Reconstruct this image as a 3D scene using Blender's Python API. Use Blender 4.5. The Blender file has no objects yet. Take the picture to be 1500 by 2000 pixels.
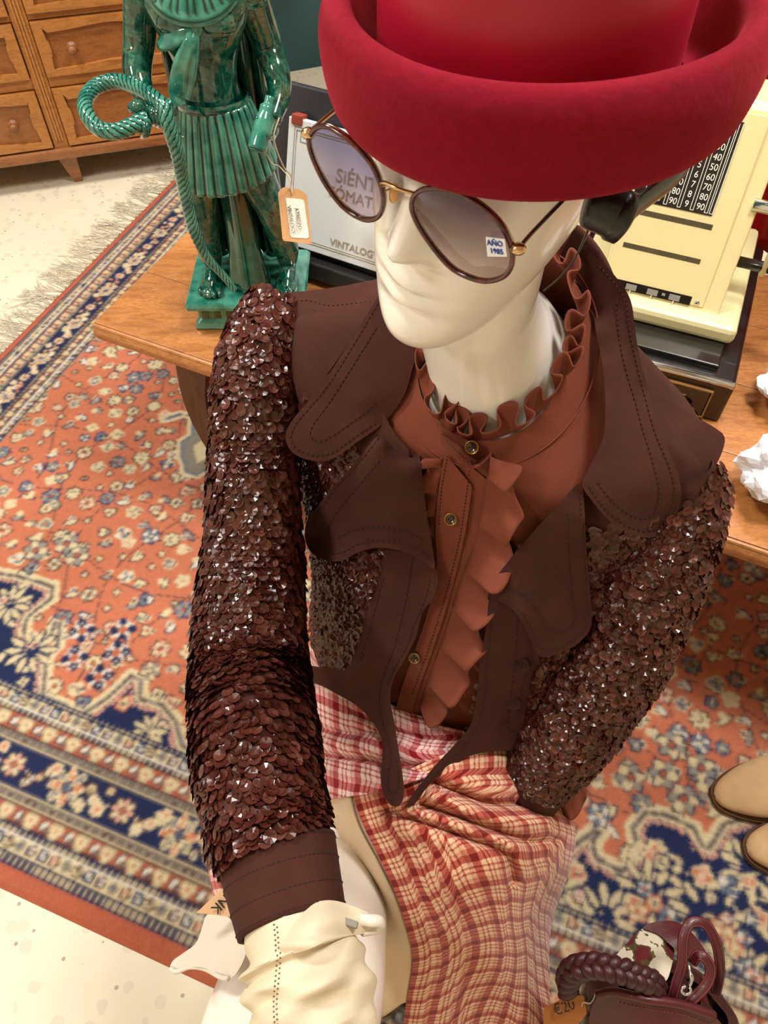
import bpy, bmesh, math, random
import numpy as np
from mathutils import Vector, Matrix
from mathutils.bvhtree import BVHTree
from mathutils.geometry import delaunay_2d_cdt

random.seed(7)
rng = np.random.default_rng(11)
SC = bpy.context.scene
COL = SC.collection
PI = math.pi

# ------------------------------------------------------------------ camera
FPX = 1540.0          # focal length in pixels of the 1500 x 2000 frame
HC = 1.30             # camera height
PITCH = math.radians(53.2)
cd = bpy.data.cameras.new('camera')
cam = bpy.data.objects.new('camera', cd)
COL.objects.link(cam)
cam.location = (0, 0, HC)
cam.rotation_euler = (math.radians(90) - PITCH, 0, 0)
cd.sensor_fit = 'VERTICAL'
cd.sensor_height = 36.0
cd.lens = 36.0 * FPX / 2000.0
cd.clip_start = 0.02
cd.dof.use_dof = True
cd.dof.focus_distance = 0.78
cd.dof.aperture_fstop = 26.0
SC.camera = cam

# ------------------------------------------------------------------ light
SC.view_settings.view_transform = 'Standard'
SC.view_settings.look = 'None'
SC.view_settings.exposure = 0.7
SC.view_settings.gamma = 1.0
SC.view_settings.use_curve_mapping = False
world = bpy.data.worlds.new('world')
SC.world = world
world.use_nodes = True
bg = world.node_tree.nodes['Background']
bg.inputs[0].default_value = (1.0, 0.96, 0.92, 1)
bg.inputs[1].default_value = 0.15

def area(name, loc, size, power, color=(1, 0.965, 0.92), target=None, sy=None):
    l = bpy.data.lights.new(name, 'AREA')
    l.energy = power
    l.color = color
    l.shape = 'RECTANGLE'
    l.size = size
    l.size_y = sy or size
    o = bpy.data.objects.new(name, l)
    COL.objects.link(o)
    o.location = loc
    if target is not None:
        d = Vector(target) - Vector(loc)
        o.rotation_euler = d.to_track_quat('-Z', 'Y').to_euler()
    return o

area('ceiling_panel_lamp', (-1.2, 1.3, 2.85), 0.5, 34)
area('ceiling_panel_lamp', (-1.9, -0.4, 2.85), 0.5, 24)
area('ceiling_panel_lamp', (0.9, 1.9, 2.85), 0.5, 22)
area('ceiling_panel_lamp', (0.75, 0.70, 2.85), 0.4, 30)
area('ceiling_panel_lamp', (-1.9, 2.6, 2.85), 0.5, 13)

# ------------------------------------------------------------------ view helpers
cp, sp = math.cos(PITCH), math.sin(PITCH)
FWD = Vector((0, cp, -sp)); UPV = Vector((0, sp, cp)); RT = Vector((1, 0, 0))
CAMP = Vector((0, 0, HC))

def ray(u, v):
    return FWD + RT * ((u - 750) / FPX) + UPV * ((1000 - v) / FPX)

def at(u, v, d):
    return CAMP + ray(u, v) * d

def on_z(u, v, z):
    r = ray(u, v)
    return CAMP + r * ((z - HC) / r.z)

def on_plane(u, v, p, n):
    r = ray(u, v)
    return CAMP + r * ((p - CAMP).dot(n) / r.dot(n))

def proj(p):
    d = Vector(p) - CAMP
    z = d.dot(FWD)
    return 750 + FPX * d.x / z, 1000 - FPX * d.dot(UPV) / z, z

def proj_np(P):
    D = P - np.array(CAMP)
    z = D @ np.array(FWD)
    return np.stack([750 + FPX * D[:, 0] / z, 1000 - FPX * (D @ np.array(UPV)) / z, z], 1)

def R3(x, y, zr):
    return Vector((x, y, HC + zr))

# ------------------------------------------------------------------ materials
def lin(c):
    c = c / 255.0
    return c / 12.92 if c <= 0.04045 else ((c + 0.055) / 1.055) ** 2.4

def rgb(r, g, b):
    return (lin(r), lin(g), lin(b), 1.0)

class NT:
    def __init__(self, name):
        self.m = bpy.data.materials.new(name)
        self.m.use_nodes = True
        self.t = self.m.node_tree
        self.b = self.t.nodes['Principled BSDF']
        self.out = self.t.nodes['Material Output']

    def n(self, typ, **kw):
        nd = self.t.nodes.new(typ)
        for k, v in kw.items():
            if k.startswith('_'):
                setattr(nd, k[1:], v)
            else:
                key = int(k[1:]) if k[0] == 'i' and k[1:].isdigit() else k
                nd.inputs[key].default_value = v
        return nd

    def l(self, a, b):
        self.t.links.new(a, b)

    def set(self, **kw):
        for k, v in kw.items():
            self.b.inputs[k.replace('_', ' ')].default_value = v

    def coord(self, kind='Object', scale=None):
        tc = self.n('ShaderNodeTexCoord')
        o = tc.outputs[kind]
        if scale is not None:
            mp = self.n('ShaderNodeMapping')
            mp.inputs['Scale'].default_value = scale
            self.l(o, mp.inputs[0])
            o = mp.outputs[0]
        return o

    def noise(self, scale, detail=4, rough=0.55, vec=None, dist=0.0):
        nd = self.n('ShaderNodeTexNoise')
        nd.inputs['Scale'].default_value = scale
        nd.inputs['Detail'].default_value = detail
        nd.inputs['Roughness'].default_value = rough
        nd.inputs['Distortion'].default_value = dist
        self.l(vec if vec is not None else self.coord(), nd.inputs['Vector'])
        return nd.outputs[0]

    def ramp(self, fac, stops, interp='LINEAR'):
        r = self.n('ShaderNodeValToRGB')
        r.color_ramp.interpolation = interp
        el = r.color_ramp.elements
        while len(el) < len(stops):
            el.new(0.5)
        for e, (p, c) in zip(el, stops):
            e.position = p
            e.color = c if len(c) == 4 else (*c, 1)
        self.l(fac, r.inputs[0])
        return r.outputs[0]

    def math(self, op, a, b=None):
        m = self.n('ShaderNodeMath')
        m.operation = op
        for i, x in enumerate((a, b)):
            if x is None:
                continue
            if isinstance(x, (int, float)):
                m.inputs[i].default_value = x
            else:
                self.l(x, m.inputs[i])
        return m.outputs[0]

    def mix(self, fac, a, b, blend='MIX'):
        m = self.n('ShaderNodeMix')
        m.data_type = 'RGBA'
        m.blend_type = blend
        for s, x in ((m.inputs[0], fac), (m.inputs[6], a), (m.inputs[7], b)):
            if isinstance(x, (int, float, tuple)):
                s.default_value = x
            else:
                self.l(x, s)
        return m.outputs[2]

    def bump(self, h, strength=0.2, dist=0.002):
        b = self.n('ShaderNodeBump')
        b.inputs['Strength'].default_value = strength
        b.inputs['Distance'].default_value = dist
        self.l(h, b.inputs['Height'])
        self.l(b.outputs[0], self.b.inputs['Normal'])

    def color(self, s):
        self.l(s, self.b.inputs['Base Color'])

def plain(name, c, rough=0.5, metal=0.0, coat=0.0, var=0.0, vs=40, bump=0.0, bs=200, sheen=0.0, spec=0.5):
    t = NT(name)
    t.set(Roughness=rough, Metallic=metal)
    t.b.inputs['Coat Weight'].default_value = coat
    t.b.inputs['Specular IOR Level'].default_value = spec
    if sheen:
        t.b.inputs['Sheen Weight'].default_value = sheen
        t.b.inputs['Sheen Roughness'].default_value = 0.5
        t.b.inputs['Sheen Tint'].default_value = tuple(min(1, x * 1.5 + 0.05) for x in c[:3]) + (1,)
    a = tuple(x * (1 - var) for x in c[:3]) + (1,)
    b = tuple(min(1, x * (1 + var)) for x in c[:3]) + (1,)
    t.color(t.ramp(t.noise(vs), [(0.3, a), (0.7, b)]))
    if bump:
        t.bump(t.noise(bs, 2), bump, 0.001)
    return t.m

M = {}
M['mannequin'] = plain('mannequin_gloss', rgb(248, 242, 233), 0.24, coat=0.35, var=0.01)
M['hat_felt'] = None
t = NT('hat_felt')
t.set(Roughness=0.95)
t.b.inputs['Specular IOR Level'].default_value = 0.15
t.b.inputs['Sheen Weight'].default_value = 0.35
t.b.inputs['Sheen Roughness'].default_value = 0.45
t.b.inputs['Sheen Tint'].default_value = rgb(235, 80, 90)
f1 = t.noise(190, 6, 0.7); f2 = t.noise(28, 4)
t.color(t.mix(0.5, t.ramp(f1, [(0.3, rgb(104, 9, 26)), (0.7, rgb(140, 18, 40))]),
              t.ramp(f2, [(0.3, rgb(120, 12, 30)), (0.75, rgb(134, 17, 38))])))
t.bump(f1, 0.5, 0.0012)
M['hat_felt'] = t.m
M['hat_satin'] = plain('hat_satin', rgb(168, 14, 44), 0.36, var=0.06, vs=20, sheen=0.2)
M['jacket'] = plain('jacket_crepe', rgb(66, 35, 29), 0.9, var=0.14, vs=30, bump=0.35, bs=900, sheen=0.22, spec=0.2)
M['jacket_lining'] = plain('jacket_inside', rgb(56, 30, 25), 0.9, var=0.1, bump=0.2, bs=900, spec=0.2)
M['stitch'] = plain('stitch_thread', rgb(44, 22, 18), 0.8, var=0.1)
M['blouse'] = plain('blouse_cotton', rgb(118, 58, 38), 0.75, var=0.08, vs=25, bump=0.15, bs=1200, sheen=0.12, spec=0.3)
M['button'] = plain('button_horn', rgb(66, 42, 24), 0.2, coat=0.5, var=0.4, vs=300)
M['button_rim'] = plain('button_brass', rgb(170, 130, 60), 0.3, metal=0.8, var=0.1)
# sequins: dark burgundy brown plastic
t = NT('sequin_plastic')
t.set(Roughness=0.22)
t.b.inputs['Coat Weight'].default_value = 0.0
t.b.inputs['Specular IOR Level'].default_value = 0.45
oi = t.n('ShaderNodeObjectInfo')
geo = t.n('ShaderNodeNewGeometry')
rnd = t.math('FRACT', t.math('ADD', oi.outputs['Random'], geo.outputs['Random Per Island']))
t.color(t.ramp(rnd, [(0.0, rgb(58, 24, 20)), (0.5, rgb(74, 34, 28)), (0.85, rgb(96, 52, 43)), (1.0, rgb(70, 20, 17))]))
M['sequin'] = t.m
M['glaze'] = None
t = NT('green_glaze')
t.set(Roughness=0.1)
t.b.inputs['Coat Weight'].default_value = 0.7
t.b.inputs['Coat Roughness'].default_value = 0.05
n1 = t.noise(45, 6, 0.7, dist=0.8); n2 = t.noise(150, 4)
base = t.ramp(n1, [(0.36, rgb(4, 34, 27)), (0.45, rgb(5, 72, 58)), (0.52, rgb(12, 92, 76)), (0.575, rgb(86, 116, 92)), (0.62, rgb(60, 52, 32)), (0.68, rgb(6, 64, 52))])
t.color(t.mix(t.ramp(n2, [(0.4, (0, 0, 0)), (0.7, (0.45,) * 3)]), base, rgb(4, 56, 42)))
M['glaze'] = t.m
t = NT('green_glaze_light')
t.set(Roughness=0.12)
t.b.inputs['Coat Weight'].default_value = 0.7
t.b.inputs['Coat Roughness'].default_value = 0.05
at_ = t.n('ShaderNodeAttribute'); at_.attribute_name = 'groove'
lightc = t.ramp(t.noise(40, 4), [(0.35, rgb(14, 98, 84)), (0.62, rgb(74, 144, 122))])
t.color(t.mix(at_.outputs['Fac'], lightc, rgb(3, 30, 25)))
M['glaze_light'] = t.m
t = NT('green_glaze_dark')
t.set(Roughness=0.1)
t.b.inputs['Coat Weight'].default_value = 0.7
t.b.inputs['Coat Roughness'].default_value = 0.05
t.color(t.ramp(t.noise(18, 5, dist=0.5), [(0.3, rgb(10, 26, 18)), (0.5, rgb(4, 62, 46)), (0.62, rgb(22, 84, 62)), (0.75, rgb(48, 40, 20))]))
M['glaze_dark'] = t.m

def wood(name, c1, c2, scale=(1, 1, 1), rough=0.4, coat=0.1, fine=60):
    t = NT(name)
    t.set(Roughness=rough)
    t.b.inputs['Coat Weight'].default_value = coat
    v = t.coord('Object', scale)
    n1 = t.noise(5, 6, 0.6, vec=v, dist=1.2)
    n2 = t.noise(fine, 4, 0.6, vec=v)
    a = t.ramp(n1, [(0.3, c1), (0.55, c2), (0.72, c1)])
    d = tuple(x * 0.55 for x in c1[:3]) + (1,)
    t.color(t.mix(t.ramp(n2, [(0.45, (0, 0, 0)), (0.75, (0.6,) * 3)]), a, d))
    t.bump(n2, 0.12, 0.001)
    return t.m

M['table_wood'] = wood('table_teak', rgb(156, 96, 48), rgb(194, 130, 72), (2, 9, 9))
M['leg_wood'] = wood('dark_leg_wood', rgb(66, 42, 24), rgb(96, 62, 36), (6, 6, 1))
M['dresser'] = wood('dresser_oak', rgb(148, 92, 42), rgb(178, 118, 58), (1.5, 6, 10))
M['dresser_panel'] = wood('dresser_panel_oak', rgb(126, 74, 32), rgb(152, 94, 44), (1.5, 6, 10))
M['dresser_dark'] = wood('dresser_base_oak', rgb(120, 72, 36), rgb(150, 94, 52), (1.5, 6, 10))
M['cream'] = plain('cream_enamel', rgb(222, 206, 152), 0.38, var=0.03, vs=6, coat=0.1)
M['cream_deck'] = plain('cream_deck_enamel', rgb(218, 210, 160), 0.38, var=0.03, vs=6)
M['black'] = plain('black_enamel', rgb(26, 22, 20), 0.25, coat=0.4, var=0.15)
t = NT('worn_black_enamel')
t.set(Roughness=0.3)
t.b.inputs['Coat Weight'].default_value = 0.3
t.color(t.ramp(t.noise(30, 6, 0.7), [(0.66, rgb(24, 20, 18)), (0.70, rgb(150, 128, 100))]))
M['black_worn'] = t.m
M['black_matte'] = plain('black_matte', rgb(24, 23, 24), 0.55, var=0.1)
M['black_plastic'] = plain('black_plastic', rgb(22, 22, 24), 0.35, var=0.1, coat=0.2)
M['slate'] = plain('slate_board', rgb(40, 38, 46), 0.5, var=0.08)
M['dark_slot'] = plain('dark_slot', rgb(70, 60, 34), 0.6, var=0.2, vs=60)
M['chrome'] = plain('chrome', rgb(200, 205, 210), 0.12, metal=1.0)
M['gold'] = plain('gold_wire', rgb(222, 190, 146), 0.22, metal=1.0)
M['white_print'] = plain('white_print', rgb(226, 224, 214), 0.5)
M['tan_line'] = plain('tan_line', rgb(150, 110, 60), 0.5)
M['tortoise'] = None
t = NT('tortoise_rim')
t.set(Roughness=0.15)
t.b.inputs['Coat Weight'].default_value = 0.5
t.color(t.ramp(t.noise(160, 3), [(0.35, rgb(44, 12, 16)), (0.6, rgb(84, 26, 26)), (0.75, rgb(120, 48, 34))]))
M['tortoise'] = t.m
M['pad'] = plain('nose_pad', rgb(222, 168, 98), 0.25, var=0.1)
M['white_card'] = plain('white_card', rgb(226, 230, 232), 0.45, var=0.01)
M['sign_ink'] = plain('sign_ink', rgb(168, 158, 140), 0.5)
M['blue_ink'] = plain('blue_ink', rgb(60, 80, 170), 0.6)
M['paper'] = plain('sticker_paper', rgb(236, 238, 246), 0.7)
M['kraft'] = plain('kraft_card', rgb(196, 146, 98), 0.85, var=0.06, vs=80)
M['kraft_light'] = plain('kraft_card_pale', rgb(226, 184, 142), 0.85, var=0.04, vs=80)
M['kraft_dark'] = plain('kraft_card_brown', rgb(168, 104, 50), 0.85, var=0.06, vs=80)
M['label_paper'] = plain('label_paper', rgb(226, 222, 208), 0.8, var=0.02)
M['ink'] = plain('black_ink', rgb(36, 30, 30), 0.7)
M['grey_ink'] = plain('grey_ink', rgb(128, 124, 116), 0.7)
M['string'] = plain('string', rgb(206, 192, 164), 0.9, var=0.1)
M['glove'] = plain('cream_leather', rgb(216, 200, 172), 0.6, var=0.03, vs=25, bump=0.25, bs=120, sheen=0.1)
M['flap'] = plain('white_leather', rgb(222, 212, 197), 0.6, var=0.02, bump=0.1, bs=200)
M['perforation'] = plain('perforation', rgb(112, 88, 62), 0.8)
M['lining'] = plain('beige_satin', rgb(212, 186, 152), 0.5, var=0.03)
M['seat'] = plain('beige_plinth', rgb(214, 190, 158), 0.55, var=0.04, vs=8)
M['teal'] = None
t = NT('teal_paint')
t.set(Roughness=0.4)
t.color(t.ramp(t.noise(3, 5), [(0.3, rgb(22, 58, 62)), (0.7, rgb(36, 76, 82))]))
M['teal'] = t.m
M['wall_cream'] = plain('wall_cream', rgb(226, 214, 190), 0.85, var=0.02)
M['trim'] = plain('trim_bronze', rgb(128, 112, 92), 0.4, var=0.05)
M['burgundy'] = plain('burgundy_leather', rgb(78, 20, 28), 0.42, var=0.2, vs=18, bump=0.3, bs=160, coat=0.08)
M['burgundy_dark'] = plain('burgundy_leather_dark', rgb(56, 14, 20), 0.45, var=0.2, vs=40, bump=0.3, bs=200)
M['burgundy_stitch'] = plain('burgundy_stitch', rgb(130, 58, 62), 0.7)
t = NT('tapestry')
t.set(Roughness=0.9)
v = t.coord('Object')
nz = t.noise(34, 2, vec=v); nf = t.noise(260, 1, vec=v)
mixn = t.math('ADD', nz, t.math('MULTIPLY', t.math('SUBTRACT', nf, 0.5), 0.12))
t.color(t.ramp(mixn, [(0.0, rgb(96, 22, 30)), (0.36, rgb(96, 22, 30)), (0.405, rgb(76, 66, 30)), (0.45, rgb(104, 92, 52)), (0.475, rgb(216, 206, 184)), (1, rgb(226, 216, 196))], 'CONSTANT'))
t.bump(nf, 0.4, 0.001)
M['tapestry'] = t.m
M['suede'] = plain('tan_suede', rgb(192, 158, 118), 0.95, var=0.12, vs=24, bump=0.2, bs=300, sheen=0.25, spec=0.15)
M['boot_sole'] = plain('boot_sole', rgb(92, 60, 34), 0.7, var=0.1)
M['red_satin'] = plain('red_satin', rgb(146, 10, 20), 0.35, var=0.15, vs=8, sheen=0.1)
M['tissue'] = plain('white_tissue', rgb(226, 228, 232), 0.7, var=0.02, bump=0.3, bs=60)
M['fringe'] = plain('fringe_wool', rgb(212, 203, 182), 0.95, var=0.15, vs=30)
# terrazzo floor
t = NT('terrazzo')
t.set(Roughness=0.32)
v = t.coord('Object')
vo = t.n('ShaderNodeTexVoronoi'); vo.inputs['Scale'].default_value = 95
t.l(v, vo.inputs['Vector'])
vo2 = t.n('ShaderNodeTexVoronoi'); vo2.inputs['Scale'].default_value = 42
t.l(v, vo2.inputs['Vector'])
sepc = t.n('ShaderNodeSeparateColor'); t.l(vo.outputs['Color'], sepc.inputs[0])
sep2 = t.n('ShaderNodeSeparateColor'); t.l(vo2.outputs['Color'], sep2.inputs[0])
chipmask = t.math('MULTIPLY', t.math('GREATER_THAN', sepc.outputs[0], 0.93), t.math('LESS_THAN', vo.outputs['Distance'], 0.28))
chip2 = t.math('MULTIPLY', t.math('GREATER_THAN', sep2.outputs[1], 0.6), t.math('LESS_THAN', vo2.outputs['Distance'], 0.42))
basec = t.ramp(t.noise(2.2, 5), [(0.3, rgb(214, 204, 178)), (0.7, rgb(226, 217, 193))])
c = t.mix(t.math('MULTIPLY', chip2, 0.4), basec, rgb(190, 180, 158))
c = t.mix(t.math('MULTIPLY', chipmask, 0.75), c, t.ramp(sepc.outputs[2], [(0.3, rgb(120, 108, 92)), (0.7, rgb(166, 128, 96))]))
t.color(c)
M['terrazzo'] = t.m
# rug: the knots carry their wool colour
t = NT('rug_wool')
t.set(Roughness=0.95)
t.b.inputs['Specular IOR Level'].default_value = 0.1
a = t.n('ShaderNodeAttribute'); a.attribute_name = 'wool'
nv = t.noise(420, 2)
t.color(t.mix(0.5, a.outputs['Color'], t.ramp(nv, [(0.3, (0.72,) * 3), (0.7, (1.0,) * 3)]), 'MULTIPLY'))
t.bump(nv, 0.5, 0.003)
M['rug'] = t.m
# plaid wool
def plaid(name, ground, red, mid, period):
    t = NT(name)
    t.set(Roughness=0.95)
    t.b.inputs['Specular IOR Level'].default_value = 0.1
    t.b.inputs['Sheen Weight'].default_value = 0.2
    uv = t.n('ShaderNodeUVMap')
    sx = t.n('ShaderNodeSeparateXYZ'); t.l(uv.outputs[0], sx.inputs[0])
    fz = t.noise(500, 2)
    wob = t.math('MULTIPLY', t.math('SUBTRACT', fz, 0.5), 0.10)
    def stripes(s, off):
        f = t.math('FRACT', t.math('ADD', t.math('ADD', t.math('DIVIDE', s, period), off), wob))
        w, k = (1, 1, 1, 1), (0, 0, 0, 1)
        g = (0.75,) * 3 + (1,)
        return t.ramp(f, [(0.0, w), (0.24, w), (0.27, k), (0.40, k), (0.42, g), (0.47, g), (0.49, k), (0.58, k),
                          (0.60, g), (0.65, g), (0.67, k), (0.80, k), (0.83, (0.5, 0.5, 0.5, 1)), (0.97, (0.35, 0.35, 0.35, 1))])
    a = stripes(sx.outputs[0], 0.0); b = stripes(sx.outputs[1], 0.31)
    s = t.math('MULTIPLY', t.math('ADD', a, b), 0.5)
    t.color(t.ramp(s, [(0.0, ground), (0.5, mid), (0.95, red)]))
    t.bump(fz, 0.5, 0.001)
    return t.m
M['plaid'] = plaid('plaid_wool', rgb(226, 190, 156), rgb(122, 28, 24), rgb(184, 92, 74), 0.036)
M['plaid_pink'] = plaid('plaid_wool_pink', rgb(232, 206, 196), rgb(132, 24, 34), rgb(196, 108, 108), 0.036)
# sunglass lens: thin tinted sheet with a clear reflection
def lens_mat(name, c_top, c_bot, z0, z1):
    t = NT(name)
    geo = t.n('ShaderNodeNewGeometry')
    sx = t.n('ShaderNodeSeparateXYZ'); t.l(geo.outputs['Position'], sx.inputs[0])
    mr = t.n('ShaderNodeMapRange'); mr.inputs[1].default_value = z0; mr.inputs[2].default_value = z1
    t.l(sx.outputs[2], mr.inputs[0])
    tr = t.n('ShaderNodeBsdfTransparent')
    t.l(t.ramp(mr.outputs[0], [(0, c_bot), (1, c_top)]), tr.inputs[0])
    gl = t.n('ShaderNodeBsdfGlossy'); gl.inputs['Roughness'].default_value = 0.02
    fr = t.n('ShaderNodeFresnel'); fr.inputs[0].default_value = 1.5
    mx = t.n('ShaderNodeMixShader')
    t.l(fr.outputs[0], mx.inputs[0]); t.l(tr.outputs[0], mx.inputs[1]); t.l(gl.outputs[0], mx.inputs[2])
    t.l(mx.outputs[0], t.out.inputs[0])
    return t.m
M['lens'] = lens_mat('mauve_lens', rgb(150, 140, 172), rgb(224, 204, 206), HC - 0.29, HC - 0.235)
t = NT('acrylic')
M['acrylic'] = plain('acrylic_sheet', rgb(222, 230, 236), 0.1, coat=0.3)

# ------------------------------------------------------------------ object helpers
LOC = {}

def thing(name, label, cat, loc=(0, 0, 0), group=None):
    o = bpy.data.objects.new(name, None)
    o.empty_display_size = 0.03
    COL.objects.link(o)
    o.location = loc
    LOC[o] = Vector(loc)
    o['label'] = label
    o['category'] = cat
    if group:
        o['group'] = group
    return o

def tag(o, label, cat=None, group=None):
    o['label'] = label
    if cat:
        o['category'] = cat
    if group:
        o['group'] = group
    return o

def mesh_obj(name, V, Fc, mat, parent=None, smooth=True, uv=None, attrs=None, kind=None):
    me = bpy.data.meshes.new(name)
    V = np.asarray([tuple(v) for v in V] if not isinstance(V, np.ndarray) else V, dtype=np.float64)
    loc = Vector((0, 0, 0))
    if parent is None:
        lo, hi = V.min(0), V.max(0)
        loc = Vector(((lo[0] + hi[0]) / 2, (lo[1] + hi[1]) / 2, lo[2]))
        V = V - np.array(loc)
    me.from_pydata(V.tolist(), [], [tuple(int(i) for i in f) for f in Fc])
    if smooth:
        me.polygons.foreach_set('use_smooth', [True] * len(me.polygons))
    if uv is not None:
        ul = me.uv_layers.new(name='UVMap')
        li = np.zeros(len(me.loops), dtype=np.int32)
        me.loops.foreach_get('vertex_index', li)
        ul.data.foreach_set('uv', np.asarray(uv, dtype=np.float32)[li].ravel())
    if attrs:
        for k, arr in attrs.items():
            at2 = me.attributes.new(k, 'FLOAT', 'POINT')
            at2.data.foreach_set('value', np.asarray(arr, dtype=np.float32))
    me.materials.append(mat)
    me.update()
    o = bpy.data.objects.new(name, me)
    COL.objects.link(o)
    o.location = loc
    if parent is not None:
        o.parent = parent
        if parent in LOC:
            o.matrix_parent_inverse = Matrix.Translation(-LOC[parent])
    else:
        LOC[o] = loc
    if kind:
        o['kind'] = kind
    return o

class MB:
    """collects shapes into one mesh"""
    def __init__(self):
        self.v = []; self.f = []; self.uvs = []; self.at = []

    def add(self, V, Fc, uv=None, at=None):
        n = len(self.v)
        self.v.extend([tuple(x) for x in V])
        self.f.extend([tuple(i + n for i in f) for f in Fc])
        self.uvs.extend(list(uv) if uv is not None else [(0, 0)] * len(V))
        self.at.extend(list(at) if at is not None else [0.0] * len(V))
        return self

    def build(self, name, mat, parent=None, smooth=True, kind=None, groove=False, use_uv=False):
        return mesh_obj(name, np.array(self.v), self.f, mat, parent, smooth,
                        uv=self.uvs if use_uv else None, attrs={'groove': self.at} if groove else None, kind=kind)

def grid_faces(n, m, cu=False, cv=False):
    f = []
    for i in range(n if cu else n - 1):
        for j in range(m if cv else m - 1):
            a = i * m + j; b = i * m + (j + 1) % m
            c2 = ((i + 1) % n) * m + (j + 1) % m; d = ((i + 1) % n) * m + j
            f.append((a, b, c2, d))
    return f

def catmull(P, n, closed=False):
    P = np.asarray([list(p) for p in P], dtype=float)
    k = len(P)
    segs = k if closed else k - 1
    out = []
    ts = np.linspace(0, segs, n, endpoint=not closed)
    for t_ in ts:
        i = min(int(t_), segs - 1); u = t_ - i
        if closed:
            p0, p1, p2, p3 = P[(i - 1) % k], P[i % k], P[(i + 1) % k], P[(i + 2) % k]
        else:
            p1, p2 = P[i], P[i + 1]
            p0 = P[i - 1] if i > 0 else 2 * p1 - p2
            p3 = P[i + 2] if i + 2 < k else 2 * p2 - p1
        out.append(0.5 * ((2 * p1) + (p2 - p0) * u + (2 * p0 - 5 * p1 + 4 * p2 - p3) * u * u + (3 * p1 - p0 - 3 * p2 + p3) * u ** 3))
    return np.array(out)

def frames(path):
    P = np.asarray(path, dtype=float)
    T = np.gradient(P, axis=0)
    T /= np.linalg.norm(T, axis=1)[:, None] + 1e-12
    a = np.array([0, 0, 1.0]) if abs(T[0][2]) < 0.9 else np.array([1.0, 0, 0])
    N = np.cross(T[0], a); N /= np.linalg.norm(N)
    Ns = [N]
    for i in range(1, len(P)):
        N = Ns[-1] - T[i] * np.dot(Ns[-1], T[i])
        N /= np.linalg.norm(N) + 1e-12
        Ns.append(N)
    Ns = np.array(Ns)
    B = np.cross(T, Ns)
    return P, T, Ns, B

def tube(path, rad, seg=10, cap=True, mod=None, closed=False, flat=None):
    P, T, N, B = frames(path)
    n = len(P)
    R = np.full(n, rad) if np.isscalar(rad) else np.asarray(rad, float)
    V = []; A = []
    for i in range(n):
        for j in range(seg):
            a = 2 * PI * j / seg
            r = R[i]; g = 0.0
            if mod:
                k, g = mod(i / (n - 1), a)
                r = r * k
            sx = 1.0 if flat is None else flat
            V.append(P[i] + (N[i] * math.cos(a) * sx + B[i] * math.sin(a)) * r)
            A.append(g)
    Fc = grid_faces(n, seg, closed, True)
    if cap and not closed:
        V.append(P[0]); A.append(0); V.append(P[-1]); A.append(0)
        c0, c1 = n * seg, n * seg + 1
        for j in range(seg):
            Fc.append((c0, (j + 1) % seg, j))
            Fc.append((c1, (n - 1) * seg + j, (n - 1) * seg + (j + 1) % seg))
    return V, Fc, A

def tube_mb(mb, path, rad, seg=10, cap=True, mod=None, closed=False, flat=None):
    V, Fc, A = tube(path, rad, seg, cap, mod, closed, flat)
    mb.add(V, Fc, at=A)
    return mb

def ellipsoid(c, r, rot=None, nu=16, nv=10):
    V = []
    for i in range(nv + 1):
        ph = PI * i / nv
        for j in range(nu):
            th = 2 * PI * j / nu
            p = Vector((r[0] * math.sin(ph) * math.cos(th), r[1] * math.sin(ph) * math.sin(th), r[2] * math.cos(ph)))
            if rot is not None:
                p = rot @ p
            V.append(Vector(c) + p)
    return V, grid_faces(nv + 1, nu, False, True)

def box(c, s, rot=None, bev=0.0):
    """bevelled box, full size s"""
    bm = bmesh.new()
    bmesh.ops.create_cube(bm, size=1.0)
    for v in bm.verts:
        v.co = Vector((v.co.x * s[0], v.co.y * s[1], v.co.z * s[2]))
    if bev:
        bmesh.ops.bevel(bm, geom=bm.edges[:], offset=bev, segments=2, profile=0.5, affect='EDGES')
    V = []
    bm.verts.index_update()
    for v in bm.verts:
        p = v.co.copy()
        if rot is not None:
            p = rot @ p
        V.append(Vector(c) + p)
    Fc = [tuple(v.index for v in f.verts) for f in bm.faces]
    bm.free()
    return V, Fc

def box_between(o, ax, ay, az, x0, x1, y0, y1, z0, z1, bev=0.0):
    rot = Matrix((ax, ay, az)).transposed()
    c = o + ax * ((x0 + x1) / 2) + ay * ((y0 + y1) / 2) + az * ((z0 + z1) / 2)
    return box(c, (x1 - x0, y1 - y0, z1 - z0), rot, bev)

def lathe(c, prof, seg=48, ax=Vector((1, 0, 0)), ay=Vector((0, 1, 0)), az=Vector((0, 0, 1)), sx=1.0, sy=1.0):
    V = []
    for r, z in prof:
        for j in range(seg):
            a = 2 * PI * j / seg
            V.append(Vector(c) + ax * (r * math.cos(a) * sx) + ay * (r * math.sin(a) * sy) + az * z)
    return V, grid_faces(len(prof), seg, False, True)

# radial-basis interpolation of depth over the picture plane
def rbf(ctrl):
    C = np.array([(u / 100.0, v / 100.0) for u, v, d in ctrl]); D = np.array([c[2] for c in ctrl])
    n = len(C)
    K = np.linalg.norm(C[:, None] - C[None], axis=2)
    A = np.zeros((n + 3, n + 3)); A[:n, :n] = K - np.eye(n) * 0.02
    A[:n, n] = 1; A[:n, n + 1:] = C; A[n, :n] = 1; A[n + 1:, :n] = C.T
    w = np.linalg.lstsq(A, np.concatenate([D, [0, 0, 0]]), rcond=None)[0]
    def f(UV):
        Q = np.asarray(UV, float) / 100.0
        k = np.linalg.norm(Q[:, None] - C[None], axis=2)
        return k @ w[:n] + w[n] + Q @ w[n + 1:]
    return f

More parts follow.
